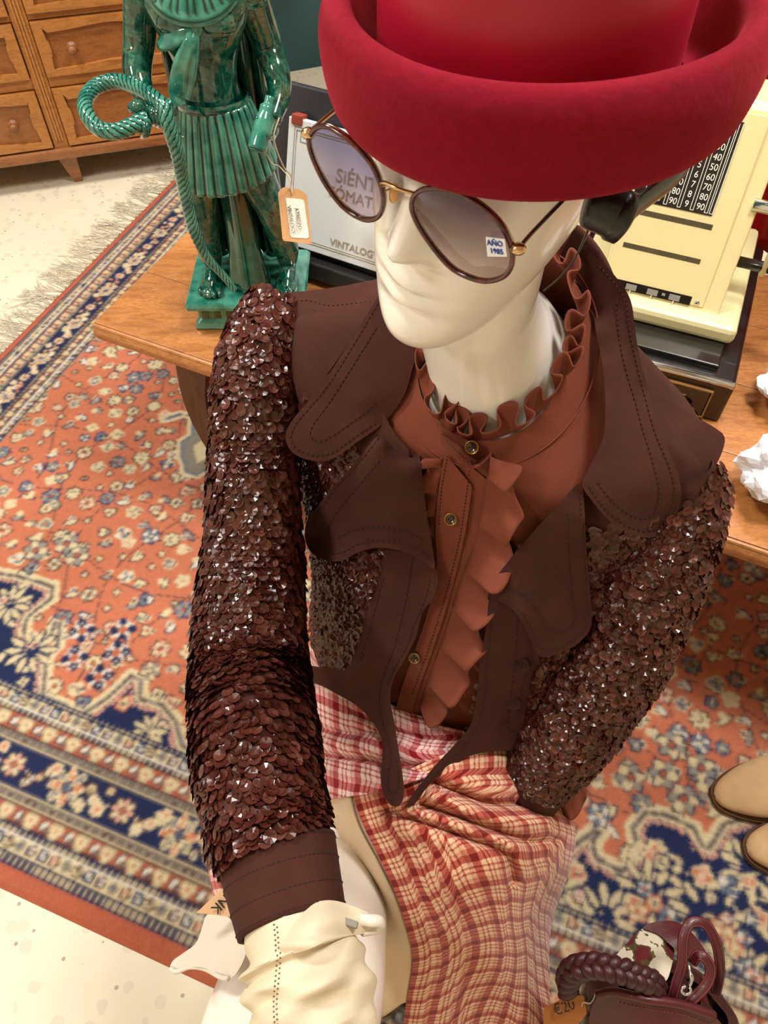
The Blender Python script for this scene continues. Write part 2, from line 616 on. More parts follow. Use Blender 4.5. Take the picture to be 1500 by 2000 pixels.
def pip(P, poly):
    """points in polygon, numpy"""
    P = np.asarray(P, float); poly = np.asarray(poly, float)
    x, y = P[:, 0], P[:, 1]
    ins = np.zeros(len(P), bool)
    k = len(poly)
    for i in range(k):
        x0, y0 = poly[i]; x1, y1 = poly[(i + 1) % k]
        if y0 == y1:
            continue
        c_ = ((y0 > y) != (y1 > y)) & (x < (x1 - x0) * (y - y0) / (y1 - y0) + x0)
        ins ^= c_
    return ins

def polydist(P, poly, closed=False):
    P = np.asarray(P, float); poly = np.asarray(poly, float)
    best = np.full(len(P), 1e9)
    k = len(poly)
    for i in range(k if closed else k - 1):
        a = poly[i]; b = poly[(i + 1) % k]
        ab = b - a
        t_ = np.clip(((P - a) @ ab) / (ab @ ab + 1e-12), 0, 1)
        best = np.minimum(best, np.linalg.norm(P - (a + t_[:, None] * ab), axis=1))
    return best

def resample(poly, step, closed=False):
    poly = np.asarray(poly, float)
    if closed:
        poly = np.vstack([poly, poly[:1]])
    L = np.concatenate([[0], np.cumsum(np.linalg.norm(np.diff(poly, axis=0), axis=1))])
    n = max(3, int(round(L[-1] / step)))
    s = np.linspace(0, L[-1], n + (0 if closed else 1), endpoint=not closed)
    return np.stack([np.interp(s, L, poly[:, k]) for k in range(poly.shape[1])], 1)

def bvh_depth(bvh, u, v):
    r = ray(u, v)
    hit = bvh.ray_cast(CAMP, r.normalized())
    if hit[0] is None:
        return None
    return (hit[0] - CAMP).dot(FWD)

def panel(name, outline, ctrl, mat, parent, thick=0.003, step=9, smooth_outline=True, bump=None, uvscale=None, kind=None):
    """A piece of cloth or card cut to an outline seen from the camera, laid at given depths, with thickness."""
    f = rbf(ctrl)
    o = catmull(outline, len(outline) * 8, True) if smooth_outline else np.array(outline, float)
    o = resample(o, step, True)
    lo, hi = o.min(0), o.max(0)
    gx, gy = np.meshgrid(np.arange(lo[0], hi[0], step), np.arange(lo[1], hi[1], step))
    G = np.stack([gx.ravel(), gy.ravel()], 1) + rng.uniform(-0.5, 0.5, (gx.size, 2))
    G = G[pip(G, o)]
    if len(G):
        G = G[polydist(G, o, True) > step * 0.6]
    nb = len(o)
    pts = np.vstack([o, G]) if len(G) else o
    vs, es, fs, _, _, _ = delaunay_2d_cdt([Vector((float(a), float(b))) for a, b in pts], [(i, (i + 1) % nb) for i in range(nb)], [list(range(nb))], 1, 1e-5)
    UV = np.array([(v.x, v.y) for v in vs])
    D = f(UV)
    if bump is not None:
        D = D + bump(UV)
    Vf = [at(u, v, d) for (u, v), d in zip(UV, D)]
    N = len(Vf)
    Vb = [at(u, v, d + thick) for (u, v), d in zip(UV, D)]
    Fc = []
    cnt = {}
    for tri in fs:
        tri = list(tri)
        a = UV[tri[1]] - UV[tri[0]]; b = UV[tri[2]] - UV[tri[0]]
        if a[0] * b[1] - a[1] * b[0] > 0:
            tri = tri[::-1]
        Fc.append(tuple(tri)); Fc.append(tuple(i + N for i in tri[::-1]))
        for i in range(3):
            e = (tri[i], tri[(i + 1) % 3])
            cnt[e] = cnt.get(e, 0) + 1
    rim = [e for e in cnt if (e[1], e[0]) not in cnt]
    V = Vf + Vb
    ids = {}
    def rid(i, back):
        k = (i, back)
        if k not in ids:
            ids[k] = len(V)
            V.append(Vb[i] if back else Vf[i])
        return ids[k]
    for a, b in rim:
        Fc.append((rid(b, 0), rid(a, 0), rid(a, 1), rid(b, 1)))
    ob = mesh_obj(name, V, Fc, mat, parent, kind=kind)
    ob_f = (f, bump)
    return ob, ob_f

def stitches(name, lines, pf, mat, parent, dash=7.0, gap=4.5, off=0.0008, w=0.0005):
    """dashed thread lines lying on a panel"""
    f, bump = pf
    mb = MB()
    for ln in lines:
        c_ = catmull(ln, len(ln) * 12)
        c_ = resample(c_, 1.0)
        i = 0
        per = int(dash + gap)
        while i + int(dash) < len(c_):
            seg = c_[i:i + int(dash) + 1:3]
            D = f(seg) - off + (bump(seg) if bump else 0)
            path = [at(u, v, d) for (u, v), d in zip(seg, D)]
            if len(path) > 1:
                V, Fc, A = tube(path, w, 4)
                mb.add(V, Fc)
            i += per
    return mb.build(name, mat, parent, kind='stuff')

def patch(ctrl_rows, nu, nv):
    """bicubic sheet through rows of (px, py, depth) -> world points (nu x nv) and picture coords"""
    rows = [catmull(r, nv) for r in ctrl_rows]
    rows = np.array(rows)
    out = np.stack([catmull(rows[:, j], nu) for j in range(nv)], 1)
    return out

def sheet(name, ctrl_rows, nu, nv, mat, parent, thick=0.003, disp=None, uvs=1.0, kind=None):
    G = patch(ctrl_rows, nu, nv)
    UV = G[..., :2].reshape(-1, 2)
    D = G[..., 2].ravel()
    if disp is not None:
        D = D + disp(UV)
    P = np.array([tuple(at(u, v, d)) for (u, v), d in zip(UV, D)]).reshape(nu, nv, 3)
    du = np.concatenate([np.zeros((1, nv)), np.cumsum(np.linalg.norm(np.diff(P, axis=0), axis=2), 0)], 0)
    dv = np.concatenate([np.zeros((nu, 1)), np.cumsum(np.linalg.norm(np.diff(P, axis=1), axis=2), 1)], 1)
    du = np.repeat(du.mean(1)[:, None], nv, 1) * 0.5 + du * 0.5
    uv = np.stack([dv, du], 2).reshape(-1, 2) * uvs
    o = mesh_obj(name, P.reshape(-1, 3), grid_faces(nu, nv), mat, parent, uv=uv, kind=kind)
    if thick:
        m = o.modifiers.new('cloth', 'SOLIDIFY'); m.thickness = thick; m.offset = 0
    return o

def crease(UV, line, depth, width, sharp=1.0):
    d = polydist(UV, catmull(line, len(line) * 6))
    return depth * np.exp(-(d / width) ** 2 * sharp)

def text_mesh(s, size, extrude=0.0003):
    c_ = bpy.data.curves.new('text', 'FONT')
    c_.body = s; c_.size = size; c_.extrude = extrude; c_.resolution_u = 3
    c_.align_x = 'CENTER'; c_.align_y = 'CENTER'
    o = bpy.data.objects.new('text', c_)
    COL.objects.link(o)
    bpy.context.view_layer.update()
    me = bpy.data.meshes.new_from_object(o.evaluated_get(bpy.context.evaluated_depsgraph_get()))
    V = [v.co.copy() for v in me.vertices]; Fc = [tuple(p.vertices) for p in me.polygons]
    bpy.data.objects.remove(o); bpy.data.curves.remove(c_); bpy.data.meshes.remove(me)
    return V, Fc

def text_on(name, s, size, pos, ax, ay, mat, parent, sx=1.0):
    V, Fc = text_mesh(s, size)
    ax = ax.normalized(); ay = ay.normalized(); az = ax.cross(ay)
    return mesh_obj(name, [pos + ax * v.x * sx + ay * v.y + az * v.z for v in V], Fc, mat, parent, smooth=False)

Z3 = Vector((0, 0, 1))
# ================================================================== SETTING
def structure(o):
    o['kind'] = 'structure'
    return o

V, Fc = box((0, 0.9, -0.05), (6.4, 6.6, 0.1))
structure(mesh_obj('floor', V, Fc, M['terrazzo'], None, smooth=False))
V, Fc = box((0, 0.9, 3.05), (6.4, 6.6, 0.1))
structure(mesh_obj('ceiling', V, Fc, M['wall_cream'], None, smooth=False))
TA = on_z(510, 150, 0); TB = on_z(625, 130, 0)
tx = (TB - TA).normalized(); tn = Vector((tx.y, -tx.x, 0))
V, Fc = box_between(TA, tx, -tn, Z3, -3.4, 2.6, 0.0, 0.1, 0, 3.0)
wb = structure(mesh_obj('wall_back', V, Fc, M['teal'], None, smooth=False))
for nm, c_, s_ in (('wall_left', (-3.15, 0.9, 1.5), (0.1, 6.4, 3.0)), ('wall_right', (3.15, 0.9, 1.5), (0.1, 6.4, 3.0)), ('wall_front', (0, -2.35, 1.5), (6.2, 0.1, 3.0))):
    V, Fc = box(c_, s_)
    structure(mesh_obj(nm, V, Fc, M['wall_cream'], None, smooth=False))
# slim upright joint strip on the teal wall
p_ = on_plane(638, 15, TA, tn)
s_ = (p_ - TA).dot(tx)
V, Fc = box_between(TA, tx, -tn, Z3, s_ - 0.008, s_ + 0.012, -0.014, 0.001, 0.0, 2.9, 0.002)
structure(mesh_obj('trim_1', V, Fc, M['trim'], None, smooth=False))

# ================================================================== RUG
RS = Vector((0.9335, -0.3586, 0)); RTt = Vector((0.3586, 0.9335, 0))
S0, T0 = -1.387, 0.032
RW, RH = 2.72, 2.02
RES = 0.0036
ns, nt = int(RW / RES), int(RH / RES)
def rugc(u, v):
    p = on_z(u, v, 0.006)
    return p.x * RS.x + p.y * RS.y - S0, p.x * RTt.x + p.y * RTt.y - T0
def c3(r, g, b):
    return np.array([lin(r), lin(g), lin(b)])
ORANGE = c3(188, 112, 84); NAVY = c3(36, 44, 78); CREAMW = c3(206, 190, 152); GREYW = c3(132, 126, 114)
BEIGE = c3(178, 162, 130); PINK = c3(206, 156, 136); WHITEW = c3(204, 198, 184); STEEL = c3(108, 116, 130); BROWN = c3(82, 58, 56); BRICK = c3(168, 92, 68)
sg = (np.arange(ns) + 0.5) * RES; tg = (np.arange(nt) + 0.5) * RES
SS, TT = np.meshgrid(sg, tg, indexing='ij')
IMG = np.zeros((ns, nt, 3)); IMG[:] = ORANGE
KE = 0.66
d_end = np.minimum(SS, RW - SS) / KE
d_side = np.minimum(TT, RH - TT)
DD = np.minimum(d_end, d_side)
ALONG = np.where(d_side <= d_end, SS, TT / KE)
bands = [(0.0, 0.034, 'plain'), (0.034, 0.049, 'guard'), (0.049, 0.075, 'creamf'), (0.075, 0.0865, 'guard'), (0.0865, 0.115, 'orangef'),
         (0.115, 0.1315, 'beige'), (0.1315, 0.1995, 'navyf'), (0.1995, 0.214, 'beige'), (0.214, 0.244, 'orangef'), (0.244, 0.253, 'guard'),
         (0.253, 0.275, 'creamf'), (0.275, 0.284, 'guard')]
for b0, b1, kd in bands:
    m_ = (DD >= b0) & (DD < b1)
    fr = (DD - b0) / (b1 - b0)
    if kd == 'plain':
        IMG[m_] = BRICK * 1.05
    elif kd == 'guard':
        IMG[m_] = NAVY
        ph = (ALONG / 0.0105) % 1.0
        dot = ((np.abs(ph - 0.5) < 0.27) & (np.abs(fr - 0.5) < 0.3))
        IMG[m_ & dot] = BEIGE
    elif kd == 'creamf':
        IMG[m_] = CREAMW * 0.98
        IMG[m_ & ((fr < 0.06) | (fr > 0.94))] = WHITEW
    elif kd == 'orangef':
        IMG[m_] = BRICK
        IMG[m_ & ((fr < 0.06) | (fr > 0.94))] = BROWN
    elif kd == 'beige':
        IMG[m_] = GREYW
        ph = (ALONG / 0.016) % 1.0
        IMG[m_ & (np.abs(np.abs(ph - 0.5) - np.abs(fr - 0.5)) < 0.12)] = BROWN
        IMG[m_ & ((fr < 0.14) | (fr > 0.86))] = BEIGE
    elif kd == 'navyf':
        IMG[m_] = NAVY
BMAX = 0.284

def win(cx, cy, R):
    i0 = max(0, int((cx - R) / RES)); i1 = min(ns, int((cx + R) / RES) + 2)
    j0 = max(0, int((cy - R) / RES)); j1 = min(nt, int((cy + R) / RES) + 2)
    if i1 <= i0 or j1 <= j0:
        return None
    return slice(i0, i1), slice(j0, j1)

def flower(cx, cy, R, n, c1, c2, line, centre, rot=0.0, sx=1.0, sy=1.0, mask=None):
    w = win(cx, cy, R * 1.4 * max(sx, sy))
    if w is None:
        return
    X = (SS[w] - cx) / sx; Y = (TT[w] - cy) / sy
    r = np.hypot(X, Y); th = np.arctan2(Y, X) - rot
    pet = R * (0.6 + 0.4 * np.abs(np.cos(n * th / 2)))
    sub = IMG[w]
    ok = np.ones_like(r, bool) if mask is None else mask[w]
    sub[ok & (r < pet + 0.0035)] = line
    k = (np.floor(th / (2 * PI / n) + 0.5).astype(int) % 2) == 0
    sub[ok & (r < pet) & k] = c1
    sub[ok & (r < pet) & ~k] = c2
    sub[ok & (r < R * 0.34)] = line
    sub[ok & (r < R * 0.24)] = centre

def leaf(cx, cy, L, Wd, rot, c1, line, mask=None):
    w = win(cx, cy, L)
    if w is None:
        return
    X = SS[w] - cx; Y = TT[w] - cy
    a = X * math.cos(rot) + Y * math.sin(rot); b = -X * math.sin(rot) + Y * math.cos(rot)
    q = np.abs(a) / (L / 2); hw = Wd / 2 * (1 - q ** 2)
    sub = IMG[w]
    ok = np.ones_like(a, bool) if mask is None else mask[w]
    sub[ok & (q < 1.12) & (np.abs(b) < hw + 0.003)] = line
    sub[ok & (q < 1) & (np.abs(b) < hw)] = c1

def stroke(pts, wd, c1, line=None, lw=0.0, mask=None):
    pts = np.asarray(pts, float)
    lo, hi = pts.min(0) - wd - lw, pts.max(0) + wd + lw
    w = (slice(max(0, int(lo[0] / RES)), min(ns, int(hi[0] / RES) + 2)), slice(max(0, int(lo[1] / RES)), min(nt, int(hi[1] / RES) + 2)))
    if w[0].stop <= w[0].start or w[1].stop <= w[1].start:
        return
    P = np.stack([SS[w].ravel(), TT[w].ravel()], 1)
    d = polydist(P, pts).reshape(SS[w].shape)
    sub = IMG[w]
    ok = np.ones_like(d, bool) if mask is None else mask[w]
    if line is not None:
        sub[ok & (d < wd / 2 + lw)] = line
    sub[ok & (d < wd / 2)] = c1

# border flowers, side runs (bottom and top) and end runs
def runs(dc, spacing, fn):
    k = 0
    x = dc * KE + spacing / 2
    while x < RW - dc * KE:
        fn(x, dc, 0.0, k, 1.0, 1.0); fn(x, RH - dc, PI, k, 1.0, 1.0)
        x += spacing; k += 1
    y = dc + spacing * KE / 2; k = 0
    while y < RH - dc:
        fn(dc * KE, y, PI / 2, k, KE, KE); fn(RW - dc * KE, y, -PI / 2, k, KE, KE)
        y += spacing * KE; k += 1
pal = [(PINK, CREAMW, BROWN), (STEEL, WHITEW, NAVY), (CREAMW, BEIGE, BROWN), (ORANGE, PINK, BROWN)]
for dc, spc in ((0.062, 0.021), (0.264, 0.021)):
    def fn(x, y, r, k, sx, sy):
        if k % 4 == 3:
            flower(x, y, 0.0075, 4, STEEL, WHITEW, NAVY, CREAMW, r + 0.78, sx, sy)
        elif k % 2:
            flower(x, y, 0.006, 4, GREYW, GREYW, GREYW, NAVY, r, sx, sy)
        else:
            a, b, c_ = pal[k % 3]
            flower(x, y, 0.0068, 5, a, b, BROWN, ORANGE, r, sx, sy)
    runs(dc, spc, fn)
for dc, spc in ((0.1008, 0.0235), (0.229, 0.0235)):
    def fn(x, y, r, k, sx, sy):
        if k % 2 == 0:
            flower(x, y, 0.0105, 3, CREAMW, CREAMW, BEIGE, ORANGE, r + 0.5, sx, sy)
        else:
            leaf(x, y, 0.018 * sx, 0.009 * sy, r + 1.0, WHITEW, BROWN)
            leaf(x + 0.008, y - 0.006, 0.008, 0.005, r, GREYW, BROWN)
    runs(dc, spc, fn)
def fn(x, y, r, k, sx, sy):
    q = k % 4
    if q == 0:
        flower(x, y, 0.029, 8, ORANGE, GREYW, CREAMW, STEEL, r + 0.2, sx, sy)
        for a in range(8):
            leaf(x + 0.018 * sx * math.cos(a * PI / 4 + 0.2), y + 0.018 * sy * math.sin(a * PI / 4 + 0.2), 0.012, 0.005, a * PI / 4 + 0.2, (ORANGE, STEEL)[a % 2], CREAMW)
        flower(x, y, 0.007, 4, STEEL, STEEL, NAVY, PINK, r, sx, sy)
    elif q == 2:
        flower(x, y, 0.019, 8, PINK, CREAMW, BROWN, ORANGE, r, sx, sy)
    else:
        sgn = 1 if q == 1 else -1
        ct, st = math.cos(r), math.sin(r)
        def loc(a, b):
            a *= sx; b *= sy
            return (x + a * ct - b * st, y + a * st + b * ct)
        pts = [loc(-0.026 + 0.052 * i / 14, 0.016 * sgn * math.sin(i / 14 * 2 * PI)) for i in range(15)]
        stroke(pts, 0.0032, CREAMW)
        for a, b, R_ in ((-0.014, 0.012 * sgn, 0.009), (0.013, -0.012 * sgn, 0.010), (0.0, -0.002, 0.007), (-0.017, -0.018, 0.007), (0.018, 0.02, 0.007)):
            xx, yy = loc(a, b)
            cc = random.choice([(PINK, CREAMW), (CREAMW, WHITEW), (ORANGE, PINK), (BEIGE, CREAMW)])
            flower(xx, yy, R_ * sx, random.choice([4, 5, 6]), cc[0], cc[1], random.choice([CREAMW, BROWN]), ORANGE, random.random() * 3)
runs(0.1655, 0.052, fn)

# corner pieces: navy with a pale outlined scalloped edge
left_sp = [(-60, 1105), (39, 1119), (111, 1140), (108, 1172), (80, 1192), (60, 1209), (54, 1230), (69, 1242), (93, 1236), (103, 1208), (126, 1212), (121, 1260), (99, 1287), (93, 1353), (162, 1386), (205, 1358), (255, 1311), (285, 1323), (282, 1358), (324, 1371), (351, 1404), (363, 1449), (430, 1500), (520, 1560), (520, 1700), (-100, 1400)]
right_sp = [(1040, 1690), (1118, 1641), (1157, 1613), (1188, 1624), (1168, 1646), (1172, 1670), (1212, 1690), (1237, 1662), (1226, 1613), (1257, 1576), (1302, 1582), (1361, 1610), (1379, 1646), (1408, 1600), (1440, 1592), (1500, 1560), (1600, 1540), (1600, 2000), (1040, 1900)]
fieldmask = DD >= BMAX
spm = np.zeros((ns, nt), bool)
def spandrel(px):
    poly = np.array([rugc(u, v) for u, v in px])
    lo, hi = np.maximum(poly.min(0) - 0.05, 0), poly.max(0) + 0.05
    w = (slice(int(lo[0] / RES), min(ns, int(hi[0] / RES))), slice(int(lo[1] / RES), min(nt, int(hi[1] / RES))))
    P = np.stack([SS[w].ravel(), TT[w].ravel()], 1)
    ins = pip(P, poly).reshape(SS[w].shape)
    d = polydist(P, poly, True).reshape(SS[w].shape)
    fm = fieldmask[w]
    sub = IMG[w]
    band = (ins & (d < 0.016)) | (~ins & (d < 0.006))
    sub[fm & ins] = NAVY
    sub[fm & band] = CREAMW
    sub[fm & ins & (d > 0.003) & (d < 0.0125)] = GREYW * 1.15
    sub[fm & ins & (d > 0.0065) & (d < 0.009)] = BROWN
    ph = ((SS[w] + TT[w]) / 0.012) % 1
    sub[fm & ins & (d > 0.016) & (d < 0.024) & (ph > 0.35)] = PINK
    spm[w] |= fm & ins
    return poly
pl = spandrel(left_sp); pr = spandrel(right_sp)
inner = spm & fieldmask
def arabesque(cs, ct_, sc, rot, mask):
    def loc(a, b):
        return (cs + sc * (a * math.cos(rot) - b * math.sin(rot)), ct_ + sc * (a * math.sin(rot) + b * math.cos(rot)))
    sp1 = [loc(0.06 * math.exp(0.16 * k) * math.cos(k * 0.5), 0.06 * math.exp(0.16 * k) * math.sin(k * 0.5)) for k in range(18)]
    stroke(sp1, 0.010 * sc * 2.2, CREAMW * 0.95, mask=mask)
    stroke([loc(-0.9 + 0.1 * i, 0.35 * math.sin(i * 0.55) - 0.3) for i in range(19)], 0.010, CREAMW * 0.95, mask=mask)
    for i in range(10):
        a = i * 0.63
        lx, ly = loc(0.55 * math.cos(a), 0.5 * math.sin(a))
        leaf(lx, ly, 0.035, 0.011, a + rot, CREAMW * 0.95, NAVY, mask)
for (u, v, sc, ro) in ((60, 1270, 0.06, 0.4), (1270, 1750, 0.075, 2.4), (1390, 1800, 0.09, 0.5), (1440, 1900, 0.07, 3.3), (1180, 1790, 0.06, 1.2), (1470, 1700, 0.07, 4.2), (20, 1180, 0.05, 2), (290, 1430, 0.03, 1.0), (1090, 1740, 0.05, 0.2)):
    a, b = rugc(u, v)
    arabesque(a, b, sc, ro, inner)
for px_, cnt in ((left_sp, 22), (right_sp, 40)):
    poly = np.array([rugc(u, v) for u, v in px_])
    lo, hi = poly.min(0), poly.max(0)
    for i in range(cnt * 3):
        a, b = rng.uniform(lo, hi)
        ii, jj = int(a / RES), int(b / RES)
        if 0 <= ii < ns and 0 <= jj < nt and inner[ii, jj] and polydist(np.array([[a, b]]), poly, True)[0] > 0.028:
            cc = random.choice([(PINK, WHITEW, BROWN), (CREAMW, BEIGE, NAVY), (WHITEW, STEEL, NAVY), (ORANGE, PINK, CREAMW), (BEIGE, CREAMW, ORANGE)])
            flower(a, b, random.uniform(0.008, 0.016), random.choice([4, 5, 6, 8]), cc[0], cc[1], cc[2], random.choice([ORANGE, NAVY, CREAMW]), random.random() * 3, mask=inner)
# field: thin stems, blossoms, buds and leaves
free = fieldmask & ~spm
med = np.array([rugc(u, v) for u, v in ((318, 822), (330, 812), (352, 807), (375, 815), (372, 850), (352, 862), (352, 890), (362, 925), (385, 930), (412, 915), (470, 880), (470, 790), (400, 800))])
for x in np.arange(0.06, RW, 0.115):
    ph = random.random() * 6
    pts = [(x + 0.035 * math.sin(i * 0.5 + ph), 0.25 + i * 0.035) for i in range(60)]
    stroke(pts, 0.0028, BROWN * 1.4, mask=free)
for y in np.arange(0.3, RH, 0.13):
    ph = random.random() * 6
    stroke([(0.15 + i * 0.04, y + 0.03 * math.sin(i * 0.45 + ph)) for i in range(68)], 0.0024, BROWN * 1.5, mask=free)
kinds = [(GREYW * 1.2, STEEL, NAVY), (CREAMW, CREAMW * 0.92, BROWN), (WHITEW, STEEL, NAVY), (CREAMW, GREYW * 1.2, BROWN), (PINK, CREAMW, BROWN)]
x = 0.02; row = 0
while x < RW:
    y = 0.02 + (0.022 if row % 2 else 0)
    while y < RH:
        a = x + random.uniform(-0.011, 0.011); b = y + random.uniform(-0.011, 0.011)
        ii, jj = int(a / RES), int(b / RES)
        if 0 <= ii < ns and 0 <= jj < nt and free[ii, jj]:
            r = random.random()
            cc = random.choice(kinds)
            if r < 0.2:
                flower(a, b, random.uniform(0.014, 0.019), 8, cc[0], cc[1], cc[2], random.choice([BRICK, CREAMW]), random.random() * 3, mask=free)
            elif r < 0.55:
                flower(a, b, random.uniform(0.010, 0.014), random.choice([3, 4, 5, 6]), cc[0], cc[1], random.choice([cc[2], CREAMW]), random.choice([ORANGE, NAVY, CREAMW]), random.random() * 3, mask=free)
                if random.random() < 0.6:
                    leaf(a + 0.011, b + 0.004, 0.010, 0.006, random.random() * 3, NAVY, CREAMW, mask=free)
            elif r < 0.85:
                an = random.random() * PI
                leaf(a, b, random.uniform(0.02, 0.034), random.uniform(0.008, 0.012), an, random.choice([CREAMW, GREYW * 1.2, WHITEW]), random.choice([BROWN, NAVY]), mask=free)
                leaf(a + 0.01 * math.cos(an + 1.2), b + 0.01 * math.sin(an + 1.2), 0.014, 0.006, an + 0.8, random.choice([STEEL, NAVY, CREAMW]), CREAMW, mask=free)
            else:
                flower(a, b, 0.006, 4, CREAMW, CREAMW, BROWN, PINK, 0.4, mask=free)
        y += 0.043
    x += 0.036; row += 1
for u, v in ((160, 1232), (240, 1230), (145, 1285), (228, 1275), (193, 1322)):
    a, b = rugc(u, v)
    flower(a, b, 0.0235, 8, WHITEW, WHITEW, ORANGE, BRICK, 0.2, mask=free)
    for k in range(4):
        flower(a + 0.0165 * math.cos(k * PI / 2 + 0.5), b + 0.0165 * math.sin(k * PI / 2 + 0.5), 0.0062, 5, NAVY, NAVY, NAVY, WHITEW, 0, mask=free)
for u, v in ((1312, 1455), (1370, 1500), (1295, 1512), (1335, 1560), (1232, 1518), (1390, 1548), (150, 1085), (130, 1062), (70, 1075)):
    a, b = rugc(u, v)
    flower(a, b, 0.024, 6, CREAMW, GREYW * 1.25, NAVY, BRICK, random.random(), mask=free)
# small grey cartouche
w = win(*med.mean(0), 0.22)
P = np.stack([SS[w].ravel(), TT[w].ravel()], 1)
ins = pip(P, med).reshape(SS[w].shape); dm = polydist(P, med, True).reshape(SS[w].shape)
sub = IMG[w]
sub[(dm < 0.008) & ~ins] = CREAMW
sub[ins] = CREAMW * 0.92
sub[ins & (dm < 0.03)] = GREYW
sub[ins & (dm < 0.007)] = STEEL
IMG *= (1 + 0.05 * rng.standard_normal((ns, nt, 1)))
# soften a little, as pile blends the knots
K = IMG.copy()
K[1:] += IMG[:-1] * 0.35; K[:-1] += IMG[1:] * 0.35; K[:, 1:] += IMG[:, :-1] * 0.35; K[:, :-1] += IMG[:, 1:] * 0.35
IMG = np.clip(K / 2.4, 0, 1)
ht = 0.006 + 0.0006 * rng.standard_normal((ns, nt))
edge = np.minimum(np.minimum(SS, RW - SS), np.minimum(TT, RH - TT))
ht = np.where(edge < 0.006, 0.001, ht)
PX = (SS + S0) * RS.x + (TT + T0) * RTt.x
PY = (SS + S0) * RS.y + (TT + T0) * RTt.y
rug = thing('rug', 'orange and navy oriental floral rug with fringed end on the pale floor', 'rug', (PX.mean(), PY.mean(), 0))
me = bpy.data.meshes.new('pile')
nvt = ns * nt
me.vertices.add(nvt)
me.vertices.foreach_set('co', np.stack([PX, PY, ht], 2).astype(np.float32).ravel())
ii, jj = np.meshgrid(np.arange(ns - 1), np.arange(nt - 1), indexing='ij')
q0 = (ii * nt + jj).ravel()
quads = np.stack([q0, q0 + nt, q0 + nt + 1, q0 + 1], 1).astype(np.int32)
me.loops.add(quads.size)
me.loops.foreach_set('vertex_index', quads.ravel())
me.polygons.add(len(quads))
me.polygons.foreach_set('loop_start', np.arange(0, quads.size, 4, dtype=np.int32))
me.polygons.foreach_set('use_smooth', np.ones(len(quads), bool))
ca = me.attributes.new('wool', 'FLOAT_COLOR', 'POINT')
ca.data.foreach_set('color', np.concatenate([IMG, np.ones((ns, nt, 1))], 2).astype(np.float32).ravel())
me.materials.append(M['rug'])
me.update(calc_edges=True)
po = bpy.data.objects.new('pile', me); COL.objects.link(po); po.parent = rug
po.matrix_parent_inverse = Matrix.Translation(-LOC[rug])
# fringe along the short end: loose threads
mb = MB()
for i in range(900):
    tt = random.uniform(0, RH)
    L = random.uniform(0.05, 0.10)
    tt = round(tt / 0.018) * 0.018 + random.gauss(0, 0.004); dev = 0.02 * math.sin(tt * 91) + random.gauss(0, 0.008); cur = random.gauss(0, 0.02)
    pts = []
    for k in range(5):
        q = k / 4
        s_ = S0 - L * q + 0.002
        t_ = tt + T0 + dev * q + cur * q * q + 0.012 * math.sin(tt * 60) * q
        pts.append((s_ * RS.x + t_ * RTt.x, s_ * RS.y + t_ * RTt.y, 0.0016 + random.random() * 0.004))
    V, Fc, A = tube(pts, 0.0009, 3, cap=False)
    mb.add(V, Fc)
mb.build('fringe', M['fringe'], rug, kind='stuff')

# ================================================================== TABLE
ZT = 0.42
TCc = on_z(177, 633, ZT)
TX = Vector((0.908, -0.419, 0)); TY = Vector((0.419, 0.908, 0))
table = thing('wooden_table', 'long low honey-brown wooden table behind the seated mannequin', 'table', TCc + TX * 0.75 + TY * 0.3 - Z3 * ZT)
def prism(prof, o, ax, ay, az, x0, x1):
    """profile in (y, z) swept along ax"""
    n = len(prof)
    V = [o + ax * x_ + ay * y_ + az * z_ for x_ in (x0, x1) for y_, z_ in prof]
    Fc = [(i, (i + 1) % n, n + (i + 1) % n, n + i) for i in range(n)]
    Fc += [tuple(range(n))[::-1], tuple(range(n, 2 * n))]
    return V, Fc
TL, TD = 1.62, 0.62
prof = [(0.0, 0.0), (0.0, -0.006), (-0.004, -0.018), (0.0, -0.030), (0.012, -0.044), (0.03, -0.05), (TD - 0.03, -0.05), (TD, -0.03), (TD, 0.0)]
V, Fc = prism(prof, TCc, TX, TY, Z3, 0.0, TL)
top = mesh_obj('tabletop', V, Fc, M['table_wood'], table, smooth=False)
bv = top.modifiers.new('soft_edge', 'BEVEL'); bv.width = 0.004; bv.segments = 2; bv.limit_method = 'ANGLE'
# plank joint lines are real narrow grooves: lay four boards over the core
for k in range(4):
    y0 = 0.004 + k * (TD - 0.008) / 4
    V, Fc = box_between(TCc, TX, TY, Z3, 0.004, TL - 0.004, y0 + 0.0006, y0 + (TD - 0.008) / 4 - 0.0006, 0.0, 0.0025, 0.0008)
    mesh_obj('plank', V, Fc, M['table_wood'], table, smooth=False)
ZTOP = ZT + 0.0025
for lx, ly, bow in ((0.16, 0.06, 1), (0.16, TD - 0.1, 1), (TL - 0.16, 0.05, -1), (TL - 0.16, TD - 0.1, -1)):
    rows = []
    for k in range(9):
        q = k / 8
        xx = lx + bow * (0.0 + 0.07 * q - 0.05 * math.sin(q * PI))
        hw = 0.034 - 0.010 * math.sin(q * PI)
        z = -0.05 - q * (ZT - 0.056)
        rows.append((xx, hw, z))
    V = []
    for xx, hw, z in rows:
        for a, b in ((-1, -1), (1, -1), (1, 1), (-1, 1)):
            V.append(TCc + TX * (xx + a * hw) + TY * (ly + b * 0.016) + Z3 * z)
    Fc = grid_faces(9, 4, False, True) + [(3, 2, 1, 0), (32, 33, 34, 35)]
    o = mesh_obj('leg', V, Fc, M['leg_wood'], table, smooth=False)
V, Fc = box_between(TCc, TX, TY, Z3, 0.12, TL - 0.12, 0.10, 0.125, -0.11, -0.05, 0.003)
mesh_obj('apron', V, Fc, M['leg_wood'], table, smooth=False)

